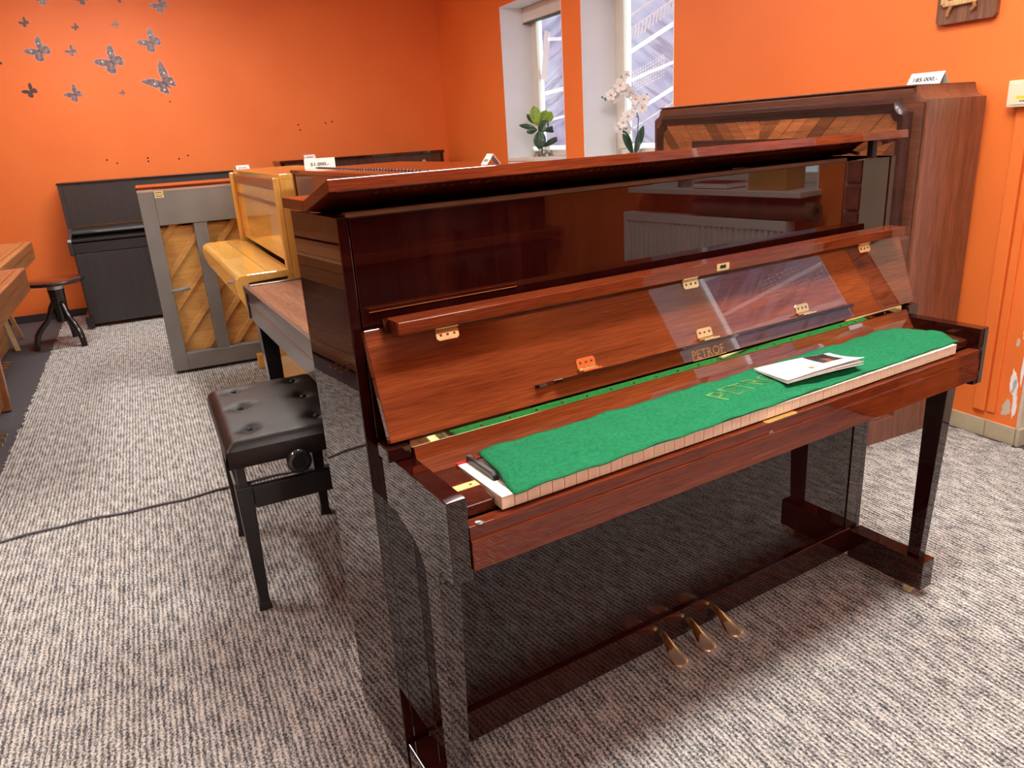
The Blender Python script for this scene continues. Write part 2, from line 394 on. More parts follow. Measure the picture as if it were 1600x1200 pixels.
# window wall with three openings
WD = .42
ops = [(3.80, 4.79, 1.045, 2.235), (2.535, 3.54, 1.045, 2.235)]
wr = MB()
wr.box(XW, XW + WD, 4.79, YB, -.008, ZC); wr.box(XW, XW + WD, 3.54, 3.80, -.008, ZC); wr.box(XW, XW + WD, .385, 2.535, -.008, ZC)
for y0, y1, z0, z1 in ops:
    wr.box(XW, XW + WD, y0, y1, -.008, z0); wr.box(XW, XW + WD, y0, y1, z1, ZC)
wall_r = struct(rbuild(wr, 'wall_right', M['wall']))
w2 = MB(); W3 = (-1.80, -.80, .93, 2.235)
w2.box(XW, XW + WD, YF, W3[0], -.008, ZC); w2.box(XW, XW + WD, W3[1], -.68, -.008, ZC)
w2.box(XW, XW + WD, W3[0], W3[1], -.008, W3[2]); w2.box(XW, XW + WD, W3[0], W3[1], W3[3], ZC)
struct(rbuild(w2, 'wall_right_near', M['wall']))
# plastered opening between the two stretches of wall, with a strip of bare brick
pl = struct(rbuild(bx(XW + .001, XW + WD, -.60, -.40, -.008, ZC), 'wall_plaster', M['plaster']))
rbuild(bx(XW - .03, XW + .04, -.44, -.40, -.008, ZC), 'plaster_edge', M['white'], pl, bevel=.008)
brick_bm = None
z = 0.0; k = 0
while z < 2.6:
    h = random.uniform(.075, .105)
    o = rbuild(bx(XW - .004 + random.uniform(-.006, .006), XW + .1, -.675 + random.uniform(0, .012), -.605, z, z + h), 'brick', M['brickm'], pl, bevel=.006)
    z += h + .014
rbuild(bx(XW + .012, XW + WD, -.68, -.60, -.008, ZC), 'mortar', M['plaster'], pl)
struct(rbuild(bx(XW + .001, XW + .55, .372, .3845, -.008, ZC), 'trim_1', M['plaster']))
struct(rbuild(bx(XW + .9, XW + 1.0, -.6, .5, -.008, ZC), 'wall_passage', M['white']))
# peeled paint patches at the wall's free corner
def blob(cx, cz, rx, rz_, seed, n=16):
    rr = random.Random(seed)
    return [(cx + rx * rr.uniform(.55, 1.1) * math.cos(2 * PI * i / n), cz + rz_ * rr.uniform(.6, 1.1) * math.sin(2 * PI * i / n)) for i in range(n)]
for i, (y, zz, a, c) in enumerate([(.391, .50, .007, .07), (.402, .435, .012, .03), (.393, .40, .008, .04), (.425, .40, .008, .02), (.420, .245, .016, .055), (.408, .215, .012, .05), (.43, .135, .018, .035), (.402, .15, .010, .06), (.392, .32, .008, .09), (.442, .11, .008, .012)]):
    rbuild(MB().prism(blob(y, zz, a, c, i), 'x', XW - .0015, XW + .001), 'peeled_patch', M['paper'] if i % 3 else M['plaster'], wall_r)
# skirting tiles on the right wall
sk = MB().box(XW - .010, XW, .385, 2.5, -.008, .062)
skt = struct(rbuild(sk, 'baseboard_right', M['plaster']))
y = .375
for wdt in (.12, .30, .30, .30):
    rbuild(bx(XW - .016, XW - .009, y, y + wdt - .003, -.006, .066), 'tile', M['tile'], skt, bevel=.002); y += wdt
rbuild(bx(XW - .016, XW + .26, .358, .372, -.006, .066), 'tile', M['tile'], skt, bevel=.002)
struct(rbuild(bx(XL, XW, YB - .012, YB, -.008, .055), 'baseboard_back', M['darkskirt'], bevel=.003))
struct(rbuild(bx(XW - .018, XW, .505, .552, .10, 1.25), 'trim_2', M['wall'], bevel=.003))
struct(rbuild(bx(XW - .010, XW, .470, .500, .10, 1.25), 'trim_3', M['wall'], bevel=.003))

# windows: reveal lining, sill, frame, printed film, daylight strip, blind cassette
def window(num, y0, y1, z0, z1, mat):
    w = bpy.data.objects.new('window_%d' % num, None); COL.objects.link(w)
    w.rotation_euler = (0, 0, -TH); struct(w)
    e = .006
    ln = MB()
    ln.box(XW - .001, XW + WD, y1 - e, y1 + .0005, z0, z1); ln.box(XW - .001, XW + WD, y0 - .0005, y0 + e, z0, z1); ln.box(XW - .001, XW + WD, y0, y1, z1 - e, z1 + .0005)
    ln.build('reveal', M['reveal'], w)
    bx(XW - (.002 if num < 3 else .16), XW + WD, y0 - (0 if num < 3 else .02), y1 + (0 if num < 3 else .02), z0 - .002, z0 + .025).build('sill', M['white'], w, bevel=.004)
    xf = XW + .27
    fr = MB()
    fr.box(xf, xf + .07, y0 + e, y0 + .07, z0 + .025, z1); fr.box(xf, xf + .07, y1 - .07, y1 - e, z0 + .025, z1)
    fr.box(xf, xf + .07, y0, y1, z0 + .025, z0 + .075); fr.box(xf, xf + .07, y0, y1, z1 - .07, z1 - e)
    fr.build('window_frame', M['pvc'], w, bevel=.006)
    sash = MB(); s0 = .10
    sash.box(xf - .015, xf + .04, y0 + .07, y0 + .125, z0 + .075, z1 - .07); sash.box(xf - .015, xf + .04, y1 - .125, y1 - .07, z0 + .075, z1 - .07)
    sash.build('sash', M['pvc'], w, bevel=.006)
    bx(xf + .02, xf + .024, y0 + .155, y1 - .165, z0 + .105, z1 - .10).build('printed_film', mat, w)
    st = MB(); st.box(xf + .018, xf + .022, y1 - .165, y1 - .125, z0 + .08, z1 - .07); st.box(xf + .018, xf + .022, y0 + .125, y0 + .155, z0 + .08, z1 - .07)
    st.box(xf + .018, xf + .022, y0 + .125, y1 - .125, z0 + .075, z0 + .105); st.box(xf + .018, xf + .022, y0 + .125, y1 - .125, z1 - .10, z1 - .07)
    st.build('daylight_strip', M['skyglow'], w)
    bx(xf - .07, xf, y0 + e, y1 - e, z1 - .12, z1 - e).build('blind_cassette', M['pvc'], w, bevel=.01)
    bx(xf - .072, xf - .01, y0 + e, y1 - e, z1 - .127, z1 - .121).build('blind_hem', M['stem'], w, bevel=.003)
    # picture printed on the film: slanted strips, a row of short hammers, a frame of a grand's iron plate
    cx = xf + .0185
    def strip(ya, za, yb, zb, wd, mat_, name='printed_strip'):
        t = Vector((yb - ya, zb - za)).normalized(); nn = Vector((-t.y, t.x)) * wd / 2
        MB().prism([(ya + nn.x, za + nn.y), (yb + nn.x, zb + nn.y), (yb - nn.x, zb - nn.y), (ya - nn.x, za - nn.y)], 'x', cx - .001, cx + .0005).build(name, mat_, w)
    ya, yb = y1 - .165, y0 + .155
    if num != 1:
        for q, (zl, zr, wd, mt) in enumerate([(.92, 1.08, .016, 'printdark'), (.70, .86, .03, 'printwhite'), (.52, .62, .02, 'printwhite'), (.30, .50, .026, 'printwhite'), (.20, .42, .012, 'printdark'), (.84, 1.0, .010, 'printdark')]):
            strip(ya, z0 + zl, yb, min(z1 - .1, z0 + zr), wd, M[mt])
        for q in range(17):
            t = q / 17; yy = ya + (yb - ya) * t; zz = z0 + .76 + .18 * t
            strip(yy, zz, yy - .022, zz + .075, .015, M['printdark'], 'printed_hammer')
        g = MB()
        for a_ in range(13):
            for b_ in range(7):
                yy = ya - .02 - a_ * .028; zz = z0 + .44 + b_ * .02 + a_ * .006
                g.prism([(yy, zz), (yy - .016, zz + .003), (yy - .016, zz + .014), (yy, zz + .011)], 'x', cx - .001, cx + .0005)
        stuff(g.build('printed_grid', M['printdark'], w))
    else:
        strip(ya, z0 + .52, yb, z0 + .55, .03, M['printwhite']); strip(ya, z0 + .505, yb, z0 + .53, .008, M['printdark'])
        strip(ya, z0 + .30, yb, z0 + .36, .02, M['printwhite']); strip(ya, z0 + .62, ya - .1, z0 + .98, .10, M['printdark'])
        strip(ya - .1, z0 + .92, yb, z0 + .86, .025, M['printwhite'])
    return w
window(1, *ops[0], M['print1']); window(2, *ops[1], M['print2']); window(3, *W3, M['print2'])

# carpet pieces
def carpet(name, label, x0, x1, y0, y1, mat, jag=True, seed=1):
    rr = random.Random(seed); pts = []
    def edge(ax, ay, bx_, by_, amp):
        L = math.hypot(bx_ - ax, by_ - ay); n = max(1, int(L / .022)) if amp else 1
        for i in range(n):
            t = i / n; d = rr.uniform(-amp, amp)
            nx, ny = -(by_ - ay) / L, (bx_ - ax) / L
            pts.append((ax + (bx_ - ax) * t + nx * d, ay + (by_ - ay) * t + ny * d))
    edge(x0, y0, x1, y0, .003); edge(x1, y0, x1, y1, .012); edge(x1, y1, x0, y1, .003); edge(x0, y1, x0, y0, .010)
    o = MB().prism(pts, 'z', -.0075, 0.0).build(name, mat, None, rot=-TH)
    return tag(o, label, 'carpet')
carpet('carpet', 'grey ribbed loop carpet in front, reaching back to the seam by the black bench', -3.2, XW - .035, -4.1, 1.727, M['carpet'], seed=3)
carpet('carpet', 'grey ribbed loop carpet runner beyond the seam, leading to the black piano', -1.045, XW - .035, 1.733, 6.12, M['carpet'], seed=4)
cd = MB().tube([W(-1.6 + .06 * i, 1.73 + .012 * math.sin(i * .55) + .006 * math.sin(i * 1.7), .0050) for i in range(35)], .0045, 8).build('cord', plain('grey_cord', srgb(92, 92, 100), .6))
tag(cd, 'thin grey cable lying along the carpet seam left of the black bench', 'cable')

# ceiling lamps (above the picture)
def lamp(x, y, lx, ly, k, label):
    t = thing('ceiling_lamp', 'white ceiling lamp ' + label, 'lamp', W(x, y, ZC), -TH, 'ceiling lamps')
    bx(-lx / 2 - .03, lx / 2 + .03, -ly / 2 - .03, ly / 2 + .03, -.06, 0).build('housing', M['lampbody'], t, bevel=.005)
    bx(-lx / 2, lx / 2, -ly / 2, ly / 2, -.075, -.058).build('diffuser', emit('lamp_diffuser', LAMP_COLOR + (1,), LAMP_STRENGTH * k), t)
LAMPS = [(.75, -.50, 1.0, .30, 2.7, 'over the front of the glossy piano'), (-.5, -2.5, 1.2, .3, .8, 'added as unseen fill behind the viewer'), (-1.5, 2.0, .3, 1.2, 1.1, 'over the aisle left of the bench'),  # lamp behind the viewer is an added frontal fill for the key fronts
         (.50, 3.3, .3, 1.0, 1.5, 'between the windows and the blond piano'), (-.4, 4.7, 1.2, .3, 1.3, 'before the butterfly wall'), (2.0, -2.9, 1.2, .3, .35, 'near the mirrored radiator'), (1.6, .6, .3, .9, 1.0, 'over the walnut piano')]
for a in LAMPS: lamp(*a)

# ================================================================== THE POLISHED MAHOGANY PIANO (world axes)
P = thing('upright_piano', 'glossy dark mahogany upright piano with open fallboard and slightly raised lid in the foreground', 'piano')
WW = 1.458
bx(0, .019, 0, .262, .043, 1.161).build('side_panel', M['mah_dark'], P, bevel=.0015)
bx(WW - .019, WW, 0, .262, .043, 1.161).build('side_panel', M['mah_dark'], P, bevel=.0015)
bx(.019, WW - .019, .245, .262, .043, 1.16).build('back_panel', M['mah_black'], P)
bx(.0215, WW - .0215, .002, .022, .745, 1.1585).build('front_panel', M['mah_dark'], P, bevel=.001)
fp = P.children[-1]
for z0 in (1.0005, 1.0085):
    pass
front = [o for o in P.children if o.name.startswith('front_panel')][0]
bx(.036, .326, .0010, .0025, 1.0015, 1.0025).build('inlay_line', M['pin'], front)
bx(.036, .326, .0012, .0025, 1.0085, 1.0090).build('inlay_line', M['mah_red'], front)
# open top: batten, dark well, iron plate and tuning pins
bx(.012 + .02, 1.335, .050, .068, 1.13, 1.163).build('batten', M['cream'], P, bevel=.001)
bx(.019, WW - .019, .022, .245, .985, 1.0).build('inner_shelf', M['dark'], P)
bx(.021, WW - .021, .16, .245, 1.0, 1.145).build('pin_block', M['mah_darkx'], P)
pins = MB()
for r_ in range(4):
    for i in range(62):
        x = .12 + i * .0195 + r_ * .004
        if i in (20, 21, 41, 42): continue
        pins.cyl((x, .162, 1.075 + r_ * .018), (x, .138, 1.080 + r_ * .018), .0032, .0028, 6)
stuff(pins.build('tuning_pins', M['brass'], P))
# lid: fixed back leaf and raised front leaf
bx(-.012, 1.47, .130, .262, 1.1655, 1.184).build('lid_back', M['mah_red'], P, bevel=.0012)
MB().prism([(.128, 1.1645), (.129, 1.1835), (-.017, 1.2215), (-.021, 1.2025)], 'x', -.012, 1.47).build('lid_front', M['mah_red'], P, bevel=.0012)
MB().prism([(.129, 1.1655), (.1305, 1.1655), (.1305, 1.186), (.128, 1.186)], 'x', -.010, 1.468).build('lid_hinge', M['brass_dark'], P)
pr = bx(1.352, 1.371, -.006, .010, 1.160, 1.205).build('lid_prop', M['rubber'], P, bevel=.003)
MB().tube([(1.335, .02, 1.172), (1.37, .10, 1.182)], .004, 8).build('prop_stay', M['brass_dark'], pr)

# fallboard frame: s runs up the board, h comes out of it
FA = Vector((0, -.0966, .7996)); FT = Vector((0, .0648, .1782)).normalized(); FN = Vector((0, -FT.z, FT.y))
def FB(p): return FA + Vector((p[0], 0, 0)) + FT * p[1] + FN * p[2]
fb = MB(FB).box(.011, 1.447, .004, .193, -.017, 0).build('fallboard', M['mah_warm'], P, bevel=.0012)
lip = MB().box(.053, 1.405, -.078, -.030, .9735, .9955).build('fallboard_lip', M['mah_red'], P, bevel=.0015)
MB().prism([(-.044, .9735), (-.030, .9735), (-.030, .9955), (-.036, .9955)], 'x', .043, .053).build('lip_end', M['mah_dark'], P)
def hinge(x, s, flip):
    h = MB(FB)
    w = .0215
    pts = [(x - w, s - .010), (x - w + .004, s - .014), (x + w - .004, s - .014), (x + w, s - .010), (x + w, s + .008), (x - w, s + .008)]
    if flip: pts = [(a, 2 * s - b) for a, b in pts]
    h.prism(pts, 'z', .0, .0016)
    e = s + (.008 if not flip else -.008)
    h.cyl((x - w, e, .0035), (x + w, e, .0035), .0032, n=10)
    e2 = e + (.001 if not flip else -.001)
    h.box(x - w, x + w, min(e2, e2 + (.003 if not flip else -.003)), max(e2, e2 + (.003 if not flip else -.003)), .004, .020)
    o = h.build('hinge', M['brass'], fb)
    for k in (-.013, 0, .013):
        pass
    sc = MB(FB)
    for k in (-.013, 0, .013): sc.cyl((x + k, s - (.005 if not flip else -.005), .0014), (x + k, s - (.005 if not flip else -.005), .0022), .0024, n=8)
    sc.build('hinge_screws', M['brass_dark'], fb)
for x in (.155, .722, 1.299): hinge(x, .166, False)
for x in (.42, .728, 1.034): hinge(x, .052, True)
lk = MB().prism([(.758, .979), (.760, .977), (.792, .977), (.794, .979), (.794, .990), (.792, .992), (.760, .992), (.758, .990)], 'y', -.0795, -.0775).build('lock_plate', M['brass'], lip)
bx(.768, .784, -.0802, -.079, .981, .988).build('lock_slot', M['dark'], lip)
# folded music ledge
MB(FB).prism([(.300, 0), (.300, .016), (.322, .009), (.338, .007), (.352, .017), (1.192, .017), (1.204, .010), (1.204, 0)], 'y', .031, .038).build('music_ledge', M['mah_dark'], fb, bevel=.001)
text_mesh('lettering', 'PETROF', .0265, M['gold'], fb, frame(FB((.680, .0065, .0002)), (1, 0, 0), FT), sx=1.0)
MB(FB).box(.681, .776, .0035, .0047, 0, .0004).build('lettering_line', M['gold'], fb)
# piano hinge of mirror brass and the board below it
MB().prism([(-.1000, .8010), (-.0960, .8030), (-.0960, .7880), (-.0992, .7890)], 'x', .042, 1.388).build('piano_hinge', M['brass_mirror'], P)
ph = [o for o in P.children if o.name.startswith('piano_hinge')][0]
for i in range(24):
    x = .062 + i * .0572
    MB().cyl((x, -.0990, .7950), (x, -.1007, .7950), .0022, n=8).build('screw', M['brass_dark'], ph)
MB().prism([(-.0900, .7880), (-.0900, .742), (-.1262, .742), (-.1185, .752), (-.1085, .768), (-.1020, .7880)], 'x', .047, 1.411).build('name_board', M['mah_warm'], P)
for s in (0, 1):
    x0 = .0 if not s else WW - .042
    bx(x0, x0 + .042, -.102, -.060, .773, .797).build('pivot_block', M['mah_black'], P, bevel=.002)
# key bed, key slip, key blocks
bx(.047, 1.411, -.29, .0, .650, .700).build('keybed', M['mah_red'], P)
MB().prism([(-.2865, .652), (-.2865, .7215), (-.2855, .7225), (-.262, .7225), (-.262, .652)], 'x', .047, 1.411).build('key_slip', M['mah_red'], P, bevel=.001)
slip = [o for o in P.children if o.name.startswith('key_slip')][0]
MB().prism([(.686 + .009 * (1 - math.cos(a)) if a < PI / 2 else 0, 0) for a in ()] or
           [(.731 + (.037 if math.cos(a) >= 0 else -.037) + .008 * math.cos(a), -.279 + .007 * math.sin(a)) for a in [2 * PI * i / 24 for i in range(24)]], 'z', .7215, .7235).build('strike_plate', M['gold'], slip)
MB().prism([(.698 + .006 * math.cos(a), .697 + .009 * math.sin(a)) for a in [2 * PI * i / 16 for i in range(16)]], 'y', -.2880, -.286).build('keyhole_plate', M['steel'], slip)
MB().prism([(.698 + .0022 * math.cos(a), .697 + .005 * math.sin(a)) for a in [2 * PI * i / 12 for i in range(12)]], 'y', -.2887, -.2877).build('keyhole', M['dark'], slip)
MB().lathe([(0, 0), (.007, 0), (.007, .002), (.004, .003), (0, .003)], (.066, -.281, .7225), 16).build('screw_button', M['steel'], slip)
for s in (0, 1):
    mir = (lambda p: p) if not s else (lambda p: (WW - p[0], p[1], p[2]))
    k = MB(mir).prism([(-.256, .7225), (-.256, .7395), (-.2545, .7410), (-.228, .7440), (-.228, .7455), (-.110, .7455), (-.110, .7225)], 'x', .047, .1085).build('key_block', M['rosewood_dark'], P, bevel=.001)
    MB(mir).box(.066, .108, -.212, -.193, .7450, .7462).build('brass_strip', M['gold'], k)
    MB(mir).lathe([(0, 0), (.003, 0), (.0025, .001), (0, .0012)], (.096, -.202, .7461), 10).build('screw', M['brass_dark'], k)
# keys
KX, KW = .1098, 1.222
wkey = None
pat = []   # midi-like walk from A0
notes = ['A', 'A#', 'B'] + ['C', 'C#', 'D', 'D#', 'E', 'F', 'F#', 'G', 'G#', 'A', 'A#', 'B'] * 7 + ['C']
wi = 0; kw = KW / 52
tm = kmesh = None
for nme in notes:
    if '#' in nme:
        x = KX + wi * kw
        if kmesh is None:
            b_ = MB().loft([[(-.0055, -.095, .0), (.0055, -.095, 0), (.0055, 0, 0), (-.0055, 0, 0)], [(-.0048, -.091, .008), (.0048, -.091, .008), (.0048, 0, .010), (-.0048, 0, .010)], [(-.0042, -.084, .0115), (.0042, -.084, .0115), (.0042, 0, .0115), (-.0042, 0, .0115)]], smooth=False)
            o = b_.build('black_key', M['ebony'], P, bevel=.0008); kmesh = o
        else:
            o = kmesh.copy(); COL.objects.link(o); o.parent = P
        o.location = (x, -.127, .749)
    else:
        x = KX + wi * kw
        if wkey is None:
            o = MB().box(.0005, kw - .0005, -.150, 0, -.0022, 0).build('white_key', M['ivory'], P, bevel=.0006)
            wkey = o
            tm = MB().box(.0007, kw - .0007, -.1492, -.01, -.022, -.0024).build('key_wood', M['keyfront'], o)
        else:
            o = wkey.copy(); COL.objects.link(o); o.parent = P
            c = tm.copy(); COL.objects.link(c); c.parent = o
        o.location = (x, -.126, .749); wi += 1
bx(.1085, 1.335, -.131, -.1265, .742, .7515).build('key_felt', M['redfelt'], P)
# cheeks (arms), legs, toe blocks, casters
for s in (0, 1):
    mir = (lambda p: p) if not s else (lambda p: (WW - p[0], p[1], p[2]))
    arc = [(-.228, .620), (-.226, .628), (-.219, .630)] if False else []
    prof = [(0, .7715), (-.285, .7715), (-.285, .634), (-.270, .632), (-.258, .638), (-.246, .640), (-.234, .630), (-.229, .606), (-.178, .606),
            (-.170, .622), (-.158, .636), (-.140, .648), (-.112, .657), (-.090, .662), (-.080, .668), (0, .668)]
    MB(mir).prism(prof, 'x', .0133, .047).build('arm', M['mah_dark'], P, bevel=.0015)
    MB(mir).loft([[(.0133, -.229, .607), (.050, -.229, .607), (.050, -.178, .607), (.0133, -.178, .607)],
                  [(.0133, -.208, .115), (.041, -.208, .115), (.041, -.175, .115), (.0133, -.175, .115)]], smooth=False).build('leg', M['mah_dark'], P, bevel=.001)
    MB(mir).box(.003, .054, -.2287, -.006, .030, .1155).build('toe_block', M['mah_darkx'], P, bevel=.0015)
    c = MB(mir)
    c.cyl((.030, -.190, .0145), (.043, -.190, .0145), .014, n=16)
    ca = c.build('caster', M['steel'], P)
    c = MB(mir); c.cyl((.025, -.190, .016), (.0285, -.190, .016), .012, n=14); c.cyl((.0445, -.190, .016), (.048, -.190, .016), .012, n=14)
    c.box(.025, .048, -.196, -.184, .026, .031)
    c.build('caster_fork', M['brass'], ca)
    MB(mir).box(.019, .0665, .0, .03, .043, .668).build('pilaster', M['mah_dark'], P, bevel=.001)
bx(.068, WW - .068, .003, .02, .122, .655).build('lower_panel', M['mah_lower'], P, bevel=.001)
rail = MB().box(.05, WW - .05, -.006, .03, .044, .1215).build('bottom_rail', M['mah_darkx'], P, bevel=.0015)
bx(.019, WW - .019, .02, .245, .044, .06).build('bottom_board', M['mah_black'], P)
# pedals
def pedal(x, dx):
    rings = []
    for t, w, h, zz in ((0, .010, .008, .084), (.18, .010, .008, .083), (.36, .012, .0075, .077), (.55, .018, .0065, .066), (.78, .023, .006, .058), (.92, .021, .0055, .057), (1.0, .011, .004, .056)):
        y = -.004 - .098 * t; cx = x + dx * t
        rings.append([(cx + w * math.cos(2 * PI * k / 14), y, zz + h * math.sin(2 * PI * k / 14)) for k in range(14)])
    o = MB().loft(rings).build('pedal', M['brass'], P)
    rr = random.Random(int(x * 1000)); rg = []
    for t in (.25, .45, .65, .85, 1.05, 1.18):
        y = -.004 - .098 * t; cx = x + dx * t
        rg.append([(cx + (.019 + rr.uniform(-.003, .005)) * math.cos(2 * PI * k / 16), y, .066 - .006 * t + (.0095 + rr.uniform(-.002, .003)) * math.sin(2 * PI * k / 16)) for k in range(16)])
    MB().loft(rg, caps=False).build('plastic_wrap', M['film'], o)
    MB().prism([(x - .016, .060), (x + .016, .060), (x + .016, .094), (x + .009, .102), (x - .009, .102), (x - .016, .094)], 'y', -.0066, -.0056).build('pedal_slot', M['dark'], rail)
for x, dx in ((.676, -.012), (.766, -.008), (.852, .0)): pedal(x, dx)

# green felt strip over the keys
def felt_z(x, y):
    t = (y + .283) / .145
    base = .7520 + .0115 * min(1, max(0, (t - .22) / .18))
    return base + .0012 * math.sin(x * 31 + y * 40) + .0010 * math.sin(x * 77)
def feltP(u, v):
    yl, yr = -.283, -.266
    x = (.129 + (.149 - .129) * v) + u * ((1.353 - .129) + ((1.330 - .149) - (1.353 - .129)) * v)
    y0 = -.2835 + .015 * u; y1 = -.1315 + .006 * u
    if u > .9: y1 += (u - .9) * .10 * (1 if u < .96 else -.6); x += .012 * (v * (1 - v)) * 4
    y = y0 + (y1 - y0) * v + .0015 * math.sin(u * 60) * v
    zz = felt_z(x, y)
    if u > .985 and v > .55: zz -= .006
    return (x, y, zz)
F = MB().grid(feltP, 130, 16).build('key_cover', M['felt'], None, fixn=False, solid=.0022)
tag(F, 'green felt strip laid over the piano keys, under the white brochure', 'key cover')
M['thread'] = plain('gold_thread', srgb(86, 136, 70), .8)
emb = text_mesh('embroidery', 'PETROF', .070, M['thread'], F, frame((.640, -.226, .7652), (1, .10, -.002), (-.35, 1, .01)), .0004, sx=.95)
for v in emb.data.vertices: v.co.z = felt_z(v.co.x, v.co.y) + .0019 + (.0003 if v.co.z > .766 else 0)   # stitched onto the cloth

# brochure on the felt: two leaves, the cover lifting towards the front
Bx = thing('brochure', 'white brochure with a dark cover picture lying open-edged on the green felt', 'brochure', (.905, -.207, .7658))
def leaf(lift, dz):
    def fn(u, v):
        # u from back-left along the spine..., corners measured
        a = Vector((.812, -.140, 0)); b = Vector((.792, -.243, 0)); c_ = Vector((1.000, -.266, 0)); d = Vector((1.014, -.172, 0))
        p = (a * (1 - u) + d * u) * (1 - v) + (b * (1 - u) + c_ * u) * v
        return (p.x - .905, p.y + .207, dz + lift * (.25 + .75 * u) * v * v + .002 * math.sin(u * 3))
    return fn
MB().grid(leaf(.003, .001), 8, 6).build('back_leaf', M['paper'], Bx, fixn=False, solid=.001)
MB().grid(leaf(.007, .0025), 8, 6).build('pages', M['paper'], Bx, fixn=False, solid=.0012)
cov = MB().grid(leaf(.014, .0045), 8, 6).build('cover', M['paper'], Bx, fixn=False, solid=.0008)
lf = leaf(.014, .0054)
MB().grid(lambda u, v: lf(.625 + .28 * u, .02 + .62 * v), 6, 4).build('cover_picture', M['photo'], cov, fixn=False)
def leafpatch(u0, u1, v0, v1, mat, name):
    MB().grid(lambda u, v: lf(u0 + (u1 - u0) * u, v0 + (v1 - v0) * v), 2, 2).build(name, mat, cov, fixn=False)
leafpatch(.40, .455, .66, .80, M['gold'], 'emblem')
M['faint'] = plain('faint_print', srgb(196, 196, 202), .6)
for i in range(3): leafpatch(.25 + .02 * i, .40 - .02 * i, .40 + .09 * i, .45 + .09 * i, M['faint'], 'printed_line')
leafpatch(.80, .88, .22, .30, M['white'], 'printed_line')

# ================================================================== THE OTHER PIANOS
def upright(name, label, loc, rz, L, H, kz, body, kd, mats, lidt=.02, over=.008, group=None):
    """local axes: x along the front (0..L), front plane y=0, back y=body, keyboard out to y=-kd with its top at kz"""
    t = thing(name, label, 'piano', loc, rz)
    mb, ml, mp = mats['side'], mats['lid'], mats['panel']
    for x in (0, L - .03): bx(x, x + .03, 0, body, .03, H - lidt).build('side_panel', mb, t, bevel=.002)
    bx(.03, L - .03, body - .02, body - .005, .05, H - lidt).build('back_panel', mb, t)
    bx(-over, L + over, -over, body + .004, H - lidt, H).build('lid', mats.get('top', ml), t, bevel=.003)
    bx(.03, L - .03, .004, .022, kz + .01, H - lidt).build('front_panel', mp, t, bevel=.001)
    bx(.03, L - .03, .004, .022, .12, kz - .12).build('lower_panel', mp, t, bevel=.001)
    bx(.03, L - .03, -.004, .03, .03, .12).build('bottom_rail', mb, t, bevel=.002)
    bx(.03, L - .03, -kd + .02, 0, kz - .13, kz - .09).build('keybed', mb, t, bevel=.002)
    return t
def add_lid(t, L, kz, kd, ml, inset=.02, drop=.055, nose=.018, y0=0.0):
    pts = [(y0, kz), (-kd + nose, kz)]
    for a in range(1, 6):
        b = a / 5 * PI / 2; pts.append((-kd + nose - nose * math.sin(b), kz - nose + nose * math.cos(b)))
    pts += [(-kd, kz - drop), (-kd + .016, kz - drop), (-kd + .016, kz - .02), (y0, kz - .02)]
    return MB().prism(pts, 'x', inset, L - inset).build('key_lid', ml, t, bevel=.001)

# --- mid: brown piano back behind the polished one
RZ_R = -TH - PI / 2     # facing the left wall
rz_mid = RZ_R - math.radians(-2.6)
LM = 1.44
t = upright('upright_piano', 'brown upright piano with flat closed key lid, hidden behind the glossy one, card on top', W(.285, 1.935), rz_mid, LM, 1.186, .758, .46, .255,
            dict(side=M['mid_side'], lid=M['mid_side'], panel=M['mid_side'], top=M['mid_top']), lidt=.014, over=.004)
mid = t
bx(-.002, LM + .002, .10, .104, 1.1845, 1.1885).build('lid_hinge', M['mid_dark'], t)
kn = MB()
for i in range(50): kn.cyl((.03 + i * .028, .102, 1.186), (.045 + i * .028, .102, 1.186), .0045, n=8)
stuff(kn.build('hinge_knuckles', M['mid_dark'], t))
for x in (0, LM - .03):
    MB().prism([(0, .762), (-.235, .762), (-.252, .752), (-.255, .735), (-.255, .63), (0, .63)], 'x', x, x + .03).build('cheek', M['mid_dark'], t, bevel=.002)
bx(.03, LM - .03, -.245, 0, .738, .7575).build('key_lid', M['mid_lid'], t, bevel=.001)
bx(0, LM, -.257, -.243, .737, .7615).build('lid_edge', M['mid_dark'], t, bevel=.002)
bx(.0, LM, -.250, -.238, .625, .736).build('key_slip', M['mid_dark'], t, bevel=.002)
bx(.0, LM, -.2515, -.2495, .690, .694).build('inlay_line', M['pin'], t)
for x in (.02, LM - .085):
    MB().loft([[(x, -.235, .63), (x + .07, -.235, .63), (x + .07, -.17, .63), (x, -.17, .63)], [(x + .008, -.215, 0), (x + .05, -.215, 0), (x + .05, -.17, 0), (x + .008, -.17, 0)]], smooth=False).build('leg', M['blackgloss'], t, bevel=.002)

# --- blond piano
LB, HB, KB = 1.39, 1.168, .784
t = upright('upright_piano', 'glossy blond wood upright piano with closed key lid beside the grey-backed one', W(.232, 3.455), RZ_R + math.radians(1.0), LB, HB, KB, .36, .238,
            dict(side=M['blond_z'], lid=M['blond'], panel=M['blond']), lidt=.022, over=.0)
blond = t
bx(.03, LB - .03, .0, .01, 1.03, 1.046).build('panel_line', M['teak'], t)
bx(.03, LB - .03, -.003, .02, 1.10, 1.146).build('top_rail', M['teak'], t, bevel=.004)  # teak colour stands in for the orange wall mirrored in the rail
for x in (0, LB - .03):
    MB().prism([(.0, KB - .004), (-.19, KB - .004), (-.222, KB - .008), (-.237, KB - .022), (-.241, KB - .045), (-.238, .70), (-.215, .642), (-.20, .636), (-.19, .645), (-.188, KB - .04), (0, KB - .03)][::1], 'x', x, x + .03).build('cheek', M['blond'], t, bevel=.003)
    bx(x, x + .03, -.026, 0, .60, HB - .012).build('front_stile', M['blond_z'], t, bevel=.008, seg=3)
